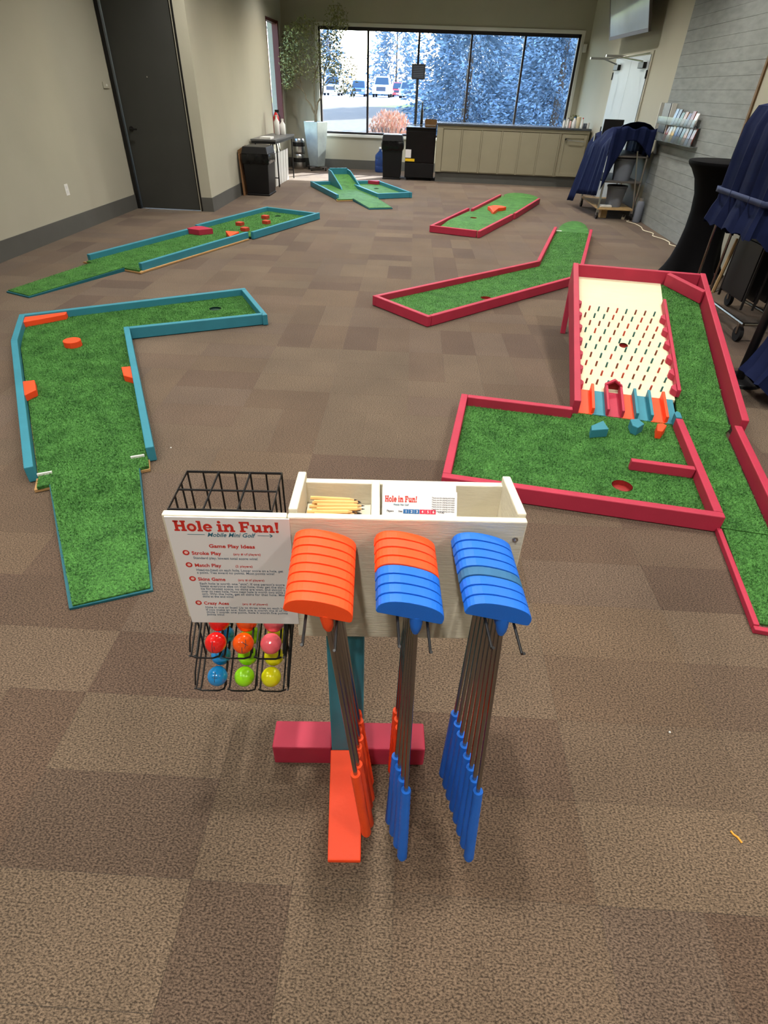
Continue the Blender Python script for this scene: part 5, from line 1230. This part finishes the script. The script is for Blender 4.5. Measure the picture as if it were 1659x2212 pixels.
# cocktail table under black spandex
CK = thing('cocktail_table', 'tall round cocktail table in a fitted black stretch cover', 'table', (3.04, 6.92, 0))
rings = []
n = 48
for z, rb_, sq in [(0.0, 0.40, 1.0), (0.02, 0.385, 0.95), (0.08, 0.335, 0.8), (0.18, 0.285, 0.55), (0.32, 0.240, 0.32), (0.48, 0.212, 0.15), (0.64, 0.205, 0.05), (0.80, 0.220, 0.0), (0.94, 0.265, 0.0), (1.03, 0.325, 0.0), (1.065, 0.362, 0.0), (1.085, 0.372, 0.0), (1.105, 0.370, 0.0), (1.110, 0.355, 0.0)]:
    rr_ = []
    for i in range(n):
        a_ = 2 * math.pi * i / n; k = abs(math.cos(2 * (a_ - R(8)))) ** 2
        r = rb_ * (1 - sq * 0.42 * (1 - k)); rr_.append((r * math.cos(a_), r * math.sin(a_), z + (sq * 0.07 * (1 - k) if z < 0.1 else 0)))
    rings.append(rr_)
MB().rings(rings).build('stretch_cover', 'spandex', CK, True)
# second trolley with navy cover, strap and chrome frame
TG = thing('chair_trolley', 'chrome framed chair trolley on casters under a strapped navy cover', 'trolley', (2.95, 5.35, 0))
def tg(x, y): return (x - 2.95, y - 5.35)
for p, q in (((2.64, 4.72), (2.62, 5.55)), ((2.99, 4.95), (2.90, 5.80)), ((2.64, 4.72), (3.25, 4.80)), ((2.62, 5.55), (2.90, 5.80)), ((2.99, 4.95), (3.25, 4.80))):
    MB().tube([tg(*p) + (0.155,), tg(*q) + (0.155,)], 0.014, 8).build('base_bar', 'chrome', TG, True)
for x, y, z in ((2.66, 5.52, 1.0), (2.715, 5.98, 1.0), (3.02, 5.35, 1.0)):
    MB().tube([tg(x, y) + (0.15,), tg(x, y) + (z,)], 0.013, 8).build('upright', 'chrome', TG, True)
MB().tube([tg(2.66, 5.52) + (0.155,), tg(2.715, 5.98) + (0.155,)], 0.012, 8).build('base_bar', 'chrome', TG, True)
MB().tube([tg(2.70, 5.95) + (0.97,), tg(2.70, 5.95) + (1.02,)], 0.03, 10).build('clamp', 'frame_black', TG, True)
for x, y in ((2.655, 4.775), (3.005, 5.80), (2.62, 5.50), (3.24, 4.84)):
    px, py = tg(x, y); w_ = MB().tube([(px - 0.016, py, 0.062), (px + 0.016, py, 0.062)], 0.060, 18).build('caster', 'tyre', TG, True)
    MB().extr([(px - 0.022, py - 0.012, 0.06), (px - 0.022, py + 0.012, 0.06), (px - 0.022, py + 0.03, 0.145), (px - 0.022, py - 0.005, 0.145)], (0.044, 0, 0)).build('caster_fork', 'chrome', w_, bevel=0.003)
cov = thing('navy_cover', 'pleated navy cloth cover strapped over the chair trolley beside the cocktail table', 'cloth', (2.95, 5.35, 0))
rings = []
for k, z in enumerate((1.62, 1.58, 1.45, 1.25, 1.05, 0.92, 0.80, 0.62)):
    fl2 = (-0.16, -0.04, 0.0, 0.01, 0.012, 0.012, 0.03, 0.05)[k]
    rg_ = folded_ring(-0.40, 0.45, -0.42, 0.42, z, 0.010 + 0.020 * k / 7, 120, 9, fl2)
    if k == 7: rg_ = [(x, y, 0.74 - 0.36 * min(1, max(0, (x + 0.40) / 0.85)) + 0.02 * math.sin(i * 0.9)) for i, (x, y, z_) in enumerate(rg_)]
    if k == 6: rg_ = [(x, y, 0.86 - 0.18 * min(1, max(0, (x + 0.40) / 0.85))) for x, y, z_ in rg_]
    rings.append(rg_)
m_ = MB(); m_.rings(rings, caps=False); m_.f.append(tuple(range(120))[::-1]); m_.build('drape', 'navy', cov, True)
st = thing('tie_strap', 'grey-blue webbing strap tied round the navy cover', 'strap', (2.95, 5.35, 0))
m_ = MB(); m_.rings([folded_ring(-0.40, 0.45, -0.42, 0.42, z, 0.002, 60, 9, 0.030) for z in (0.965, 1.008)], caps=False); o = m_.build('webbing', 'strap', st, True); s_m = o.modifiers.new('thick', 'SOLIDIFY'); s_m.thickness = 0.003
# folded chairs standing on the trolley under the cover
for k in range(5):
    t = thing('folded_chair', 'black folded chair stacked on the trolley under the navy cover', 'chair', (2.75 + k * 0.10, 5.30, 0.172), 0, 'folded chairs under the navy cover')
    MB().box(-0.012, 0.012, -0.22, 0.20, 0.06, 0.50).build('seat', 'plastic_black', t, bevel=0.004); MB().box(-0.012, 0.012, -0.20, 0.18, 0.55, 0.80).build('backrest', 'plastic_black', t, bevel=0.004)
    for y in (-0.24, 0.22): MB().tube([(0.0, y, 0.0), (0.0, y, 0.84)], 0.011, 6).build('leg', 'frame_black', t, True)
o = MB().tube([(2.74, 5.62, 0.16), (2.80, 5.66, 0.62)], 0.016, 6).build('wooden_stick', 'wood_light', None); tag(o, 'pale wooden stick standing in the chair trolley frame', 'stick')
# stanchion
t = thing('stanchion', 'black post on a flat rounded base beside the peg board hole', 'stanchion', (2.32, 3.92, 0))
MB().prism([(0.155 * math.cos(a_), 0.155 * math.sin(a_)) for a_ in [2 * math.pi * i / 28 for i in range(28)]], 0.0, 0.022, [(0.14 * math.cos(a_), 0.14 * math.sin(a_)) for a_ in [2 * math.pi * i / 28 for i in range(28)]]).build('base', 'plastic_black', t, bevel=0.004)
MB().tube([(0, 0, 0.02), (0.0, 0, 0.98)], 0.030, 14).build('post', 'plastic_black', t, True); MB().lathe([(0.042, 0.98), (0.042, 1.03), (0.02, 1.04)], 16).build('top_cap', 'plastic_black', t, True)
# third draped cart, only its corner in view
cov2 = thing('navy_cover', 'navy cloth hanging to the floor over a cart near the black stanchion', 'cloth', (2.75, 3.62, 0))
rings = []
for k, z in enumerate((1.25, 1.22, 0.9, 0.6, 0.35, 0.22, 0.04)):
    rings.append([(x - (0.13 * (k / 6) ** 1.2 if x < -0.1 else 0), y, (z if k < 6 else max(0.03, min(0.16, 0.16 - 0.75 * (x + 0.43))))) for x, y, z in folded_ring(-0.40, 0.45, -0.12, 0.10, z, 0.008 + 0.012 * k / 6, 90, 12, (-0.05, 0, 0, 0, 0.01, 0.02, 0.03)[k])])
m_ = MB(); m_.rings(rings, caps=False); m_.f.append(tuple(range(90))[::-1]); m_.build('drape', 'navy', cov2, True)
CT3 = thing('covered_cart', 'low cart with a black caster under the floor length navy cloth', 'cart', (2.75, 3.62, 0))
MB().box(-0.34, 0.40, -0.09, 0.06, 0.14, 0.17).build('deck', 'dolly', CT3); MB().box(-0.33, 0.39, -0.08, 0.05, 0.17, 1.15).build('load', 'plastic_black', CT3)
for x, y in ((-0.40, -0.17), (0.35, -0.06), (-0.30, 0.04), (0.35, 0.04)):
    w_ = MB().tube([(x - 0.015, y, 0.05), (x + 0.015, y, 0.05)], 0.049, 16).build('caster', 'tyre', CT3, True); MB().box(x - 0.021, x + 0.06, y - 0.012, y + 0.012, 0.06, 0.145).build('caster_fork', 'chrome', w_)
# scraps on the carpet
def scrap(name, x, y, pts, m_, label):
    o = MB().tube([(a, b_, 0.003) for a, b_ in pts], 0.003, 6).build(name, m_); o.location = (x, y, 0); tag(o, label, 'scrap')
scrap('plastic_scrap', 0.961, 0.731, [(-0.008, 0.013), (-0.004, 0.004), (0.004, -0.002), (0.010, -0.016)], 'tan_bit', 'small bent orange-yellow plastic scrap on the carpet'); 
scrap('paper_crumb', 0.881, 1.032, [(0, 0), (0.003, 0.002)], 'white_plastic', 'tiny white crumb on the carpet near the blue putters')
scrap('paper_crumb', -1.315, 2.519, [(0, 0), (0.006, 0.002)], 'white_plastic', 'tiny white crumb on the carpet beside the teal hole')
scrap('paper_crumb', 0.20, 0.21, [(0, 0), (0.002, -0.004)], 'white_plastic', 'tiny white crumb on the carpet in front of the rack')

# ================================================================== OUTDOORS
gy = [(15.97, -0.15), (22, -0.10), (34, 0.05), (48, 0.42), (58, 0.72), (90, 0.70), (120, 0.80)]
def gz(y):
    for (a, za), (b_, zb) in zip(gy, gy[1:]):
        if y <= b_: return lerp(za, zb, max(0, (y - a) / (b_ - a)))
    return gy[-1][1]
for nm, m_, ya, yb in (('planting_bed', 'mulch', 15.97, 50), ('lawn', 'lawn', 50, 57.5), ('car_park', 'asphalt', 57.5, 120)):  # dark ground runs to the shade line, lawn is the sunlit strip
    ys = sorted({ya, yb} | {y for y, z in gy if ya < y < yb}); m_b = MB()
    for a, b_ in zip(ys, ys[1:]): m_b.hexa([(-60, a, gz(a) - 0.2), (60, a, gz(a) - 0.2), (60, b_, gz(b_) - 0.2), (-60, b_, gz(b_) - 0.2), (-60, a, gz(a)), (60, a, gz(a)), (60, b_, gz(b_)), (-60, b_, gz(b_))])
    struct(m_b.build(nm, m_))
struct(MB().box(-60, -3.75, -5, 15.97, -0.4, -0.15).build('side_yard', 'lawn'))
struct(MB().box(-4.8, 4.0, Y1 + 0.2, Y1 + 2.1, 2.86, 3.05).build('roof_overhang', 'soffit'))  # unseen overhang added to keep high sun off the window
def spruce(label, x, y, h, rad, n, seed, leaf=0.16, m_='spruce'):
    rr = rand(seed); z0 = gz(y); t = thing('spruce_tree', label, 'tree', (x, y, z0 - 0.02), 0, None)
    MB().tube([(0, 0, 0), (0, 0, h * 0.95)], 0.16, 8, r2=0.02).build('trunk', 'spruce_trunk', t, True)
    V, Fc = [], []
    for _ in range(n):
        s = rr.random() ** 1.4; z = 0.25 + s * (h - 0.3); rmax = rad * (1 - s) ** 0.8 + 0.12; a = rr.uniform(0, 6.283)
        lobes = 0.72 + 0.28 * math.sin(a * 7 + z * 5.0 + seed); r = rmax * lobes * (0.35 + 0.65 * rr.random() ** 0.5)
        p = Vector((r * math.cos(a), r * math.sin(a), z - 0.22 * r)); p.z = max(0.05, p.z)
        ax = Vector((math.cos(a) + rr.uniform(-.6, .6), math.sin(a) + rr.uniform(-.6, .6), rr.uniform(-0.6, 0.35))).normalized(); sd = ax.cross(Vector((rr.uniform(-1, 1), rr.uniform(-1, 1), rr.uniform(-1, 1)))).normalized()
        L_ = leaf * rr.uniform(0.7, 1.4); W_ = L_ * 0.20; k = len(V)
        V += [p, p + ax * L_ * 0.4 + sd * W_, p + ax * L_, p + ax * L_ * 0.4 - sd * W_]; Fc.append((k, k + 1, k + 2, k + 3))
    me = bpy.data.meshes.new('needles'); me.from_pydata(V, [], Fc); o = put('needles', me, m_, t); o['kind'] = 'stuff'
spruce('big blue spruce outside the middle panes of the window', 1.15, 25.5, 7.2, 2.9, 30000, 1, 0.15)
spruce('broad blue spruce outside the right hand panes, closest to the glass', 4.1, 23.5, 5.5, 3.0, 30000, 2, 0.14)
spruce('blue spruce half hidden behind the closest one at the edge of the window', 7.2, 28.0, 7.5, 3.0, 18000, 3, 0.18)
spruce('slender distant conifer behind the white pickup truck', -5.8, 100.0, 16.0, 5.0, 7000, 4, 0.55)
spruce('distant conifer beyond the parked cars behind the olive tree', -18.0, 102.0, 17.0, 6.0, 6000, 5, 0.6)
spruce('distant dark conifer beyond the silver estate car', 8.0, 106.0, 18.0, 7.0, 5000, 7, 0.6)
for k, (x, y, h_) in enumerate(((13.0, 46.0, 17.0), (21.0, 52.0, 18.0), (9.8, 60.0, 17.0), (18.0, 40.0, 15.0), (4.6, 37.0, 13.0), (9.0, 42.0, 15.0), (3.2, 56.0, 15.0), (12.0, 70.0, 18.0))):  # conifers added, mostly out of view, to shade the ground outside
    spruce(['tall conifer on the lawn edge beyond the closest spruces', 'tall conifer standing furthest along the lawn edge', 'tall conifer behind the spruces near the parked cars', 'thick conifer beside the closest spruces', 'conifer directly behind the closest spruces', 'wide conifer between the closest spruces and the car park', 'conifer next to the blue car beyond the black sign stand', 'tall conifer on the far side of the car park'][k], x, y, h_, 4.4, 9000, 50 + k, 0.5)
# bare tree on the lawn
bt = thing('bare_tree', 'leafless spreading tree on the lawn in front of the parked cars', 'tree', (-7.0, 37.0, gz(37) - 0.02)); rt2 = rand(77); tw = MB(); big = MB()
def grow(p, d, L_, r, depth):
    q = p + d * L_
    (big if depth < 2 else tw).tube([p, p.lerp(q, 0.5) + Vector((rt2.uniform(-.06, .06), rt2.uniform(-.06, .06), 0.03)) * L_, q], r, 5, r2=r * 0.65)
    if depth >= 6: return
    for _ in range(3 if depth < 5 else 2):
        nd = (d + Vector((rt2.uniform(-.9, .9), rt2.uniform(-.9, .9), rt2.uniform(-.25, .55)))).normalized(); grow(q, nd, L_ * rt2.uniform(0.62, 0.82), r * 0.6, depth + 1)
grow(Vector((0, 0, 0)), Vector((0, 0, 1)), 1.5, 0.16, 0)
big.build('trunk', 'bare_twig', bt); o = tw.build('twigs', 'bare_twig', bt); o['kind'] = 'stuff'
# shrubs under the window
def shrub(label, x, y, rx, rz, n, seed, m_):
    rr = rand(seed); t = thing('shrub', label, 'shrub', (x, y, gz(y) - 0.01)); lv = MB(); st_ = MB()
    for _ in range(n):
        a = rr.uniform(0, 6.283); f_ = rr.random() ** 0.4; el = rr.uniform(0.05, 1.5); p = Vector((rx * f_ * math.cos(a) * math.cos(el * 0.9), rx * 0.8 * f_ * math.sin(a) * math.cos(el * 0.9), 0.1 + rz * f_ * math.sin(el)))
        ax = Vector((rr.uniform(-.5, .5), rr.uniform(-.5, .5), 1)).normalized(); sd = ax.cross(Vector((rr.uniform(-1, 1), rr.uniform(-1, 1), 0.1))).normalized(); L_ = rr.uniform(0.06, 0.13)
        lv.add([p, p + ax * L_ * .5 + sd * 0.02, p + ax * L_, p + ax * L_ * .5 - sd * 0.02], [(0, 1, 2, 3)])
    for _ in range(30):
        a = rr.uniform(0, 6.283); st_.tube([(0.1 * math.cos(a), 0.1 * math.sin(a), 0), (rx * 0.7 * math.cos(a), rx * 0.6 * math.sin(a), rz * 0.8)], 0.012, 5)
    st_.build('stems', 'bare_twig', t); me = bpy.data.meshes.new('twig_tips'); me.from_pydata(lv.v, [], lv.f); o = put('twig_tips', me, m_, t); o['kind'] = 'stuff'
shrub('rounded rust coloured winter shrub just outside the window', -1.20, 18.6, 0.78, 1.10, 3200, 31, 'shrub')
# parked cars
def car(name, label, x, y, w_, h, m_, kind):
    t = thing(name, label, 'car' if kind != 'truck' else 'truck', (x, y, gz(y)))
    hw = w_ / 2; hood = h * (0.60 if kind == 'truck' else 0.55); lo = 0.32 if kind == 'truck' else 0.22; Ln = 5.4 if kind == 'truck' else 4.5
    MB().hexa([(-hw, 0.05, lo), (hw, 0.05, lo), (hw, Ln, lo), (-hw, Ln, lo), (-hw * 0.96, 0.05, hood * 0.93), (hw * 0.96, 0.05, hood * 0.93), (hw * 0.97, Ln, hood * 1.02), (-hw * 0.97, Ln, hood * 1.02)]).build('body', m_, t, bevel=0.09)
    c0, c1 = 1.15, (3.2 if kind == 'truck' else 4.2)
    MB().hexa([(-hw * 0.93, c0, hood * 0.92), (hw * 0.93, c0, hood * 0.92), (hw * 0.93, c1, hood * 0.95), (-hw * 0.93, c1, hood * 0.95), (-hw * 0.76, c0 + 0.75, h), (hw * 0.76, c0 + 0.75, h), (hw * 0.76, c1 - 0.2, h), (-hw * 0.76, c1 - 0.2, h)]).build('cabin', m_, t, bevel=0.06)
    def wsp(fx, fz): return (hw * lerp(0.93, 0.76, fz) * fx, c0 + 0.75 * fz - 0.02, lerp(hood * 0.93, h, fz))
    g_ = MB(); a_ = [wsp(-0.88, 0.12), wsp(0.88, 0.12), wsp(0.86, 0.86), wsp(-0.86, 0.86)]; g_.extr(a_, (0, -0.02, 0.015)); g_.build('windscreen', 'car_glass', t)
    gr = MB().box(-hw * 0.52, hw * 0.52, 0.01, 0.06, hood * 0.50, hood * 0.84).build('grille', 'car_grille', t, bevel=0.02)
    MB().box(-hw * 0.98, hw * 0.98, -0.08, 0.12, lo, lo + 0.26).build('bumper', m_ if kind != 'truck' else 'headlight', t, bevel=0.05)
    for s in (-1, 1):
        MB().box(min(s * hw * 0.56, s * hw * 0.93), max(s * hw * 0.56, s * hw * 0.93), 0.0, 0.06, hood * 0.58, hood * 0.80).build('headlight', 'headlight', t, bevel=0.02)
        MB().box(min(s * hw * 0.98, s * (hw + 0.12)), max(s * hw * 0.98, s * (hw + 0.12)), c0 + 0.25, c0 + 0.35, hood * 0.95, hood * 1.1).build('mirror', m_, t, bevel=0.02)
        for yy in (0.9, Ln - 1.0): MB().tube([(s * (hw - 0.24), yy, 0.34), (s * (hw - 0.02), yy, 0.34)], 0.34, 18).build('wheel', 'tyre', t, True)
    MB().box(-0.16, 0.16, -0.095, -0.081, lo + 0.08, lo + 0.2).build('number_plate', 'paper', t)
car('pickup_truck', 'white pickup truck parked facing the window', -6.2, 78.0, 2.02, 1.92, 'car_white', 'truck')
car('parked_car', 'pale silver-blue estate car parked beside the white pickup', -3.3, 79.0, 1.85, 1.55, 'car_silver', 'car')
car('parked_car', 'maroon car parked beside the silver-blue estate car', -0.6, 79.5, 1.8, 1.45, 'car_maroon', 'car')
car('parked_car', 'blue car parked beyond the black sign stand', 2.0, 78.5, 1.85, 1.6, 'car_blue', 'car')
car('parked_car', 'red car half hidden behind the pickup and the silver estate', -4.75, 86.0, 1.7, 1.5, 'car_red', 'car')
car('parked_car', 'deep blue car parked on the window side of the pickup, behind the mullion', -9.0, 79.0, 1.8, 1.5, 'car_blue', 'car')
car('parked_car', 'white van-like car parked behind the olive tree foliage', -12.0, 78.5, 1.9, 1.85, 'car_white', 'car')
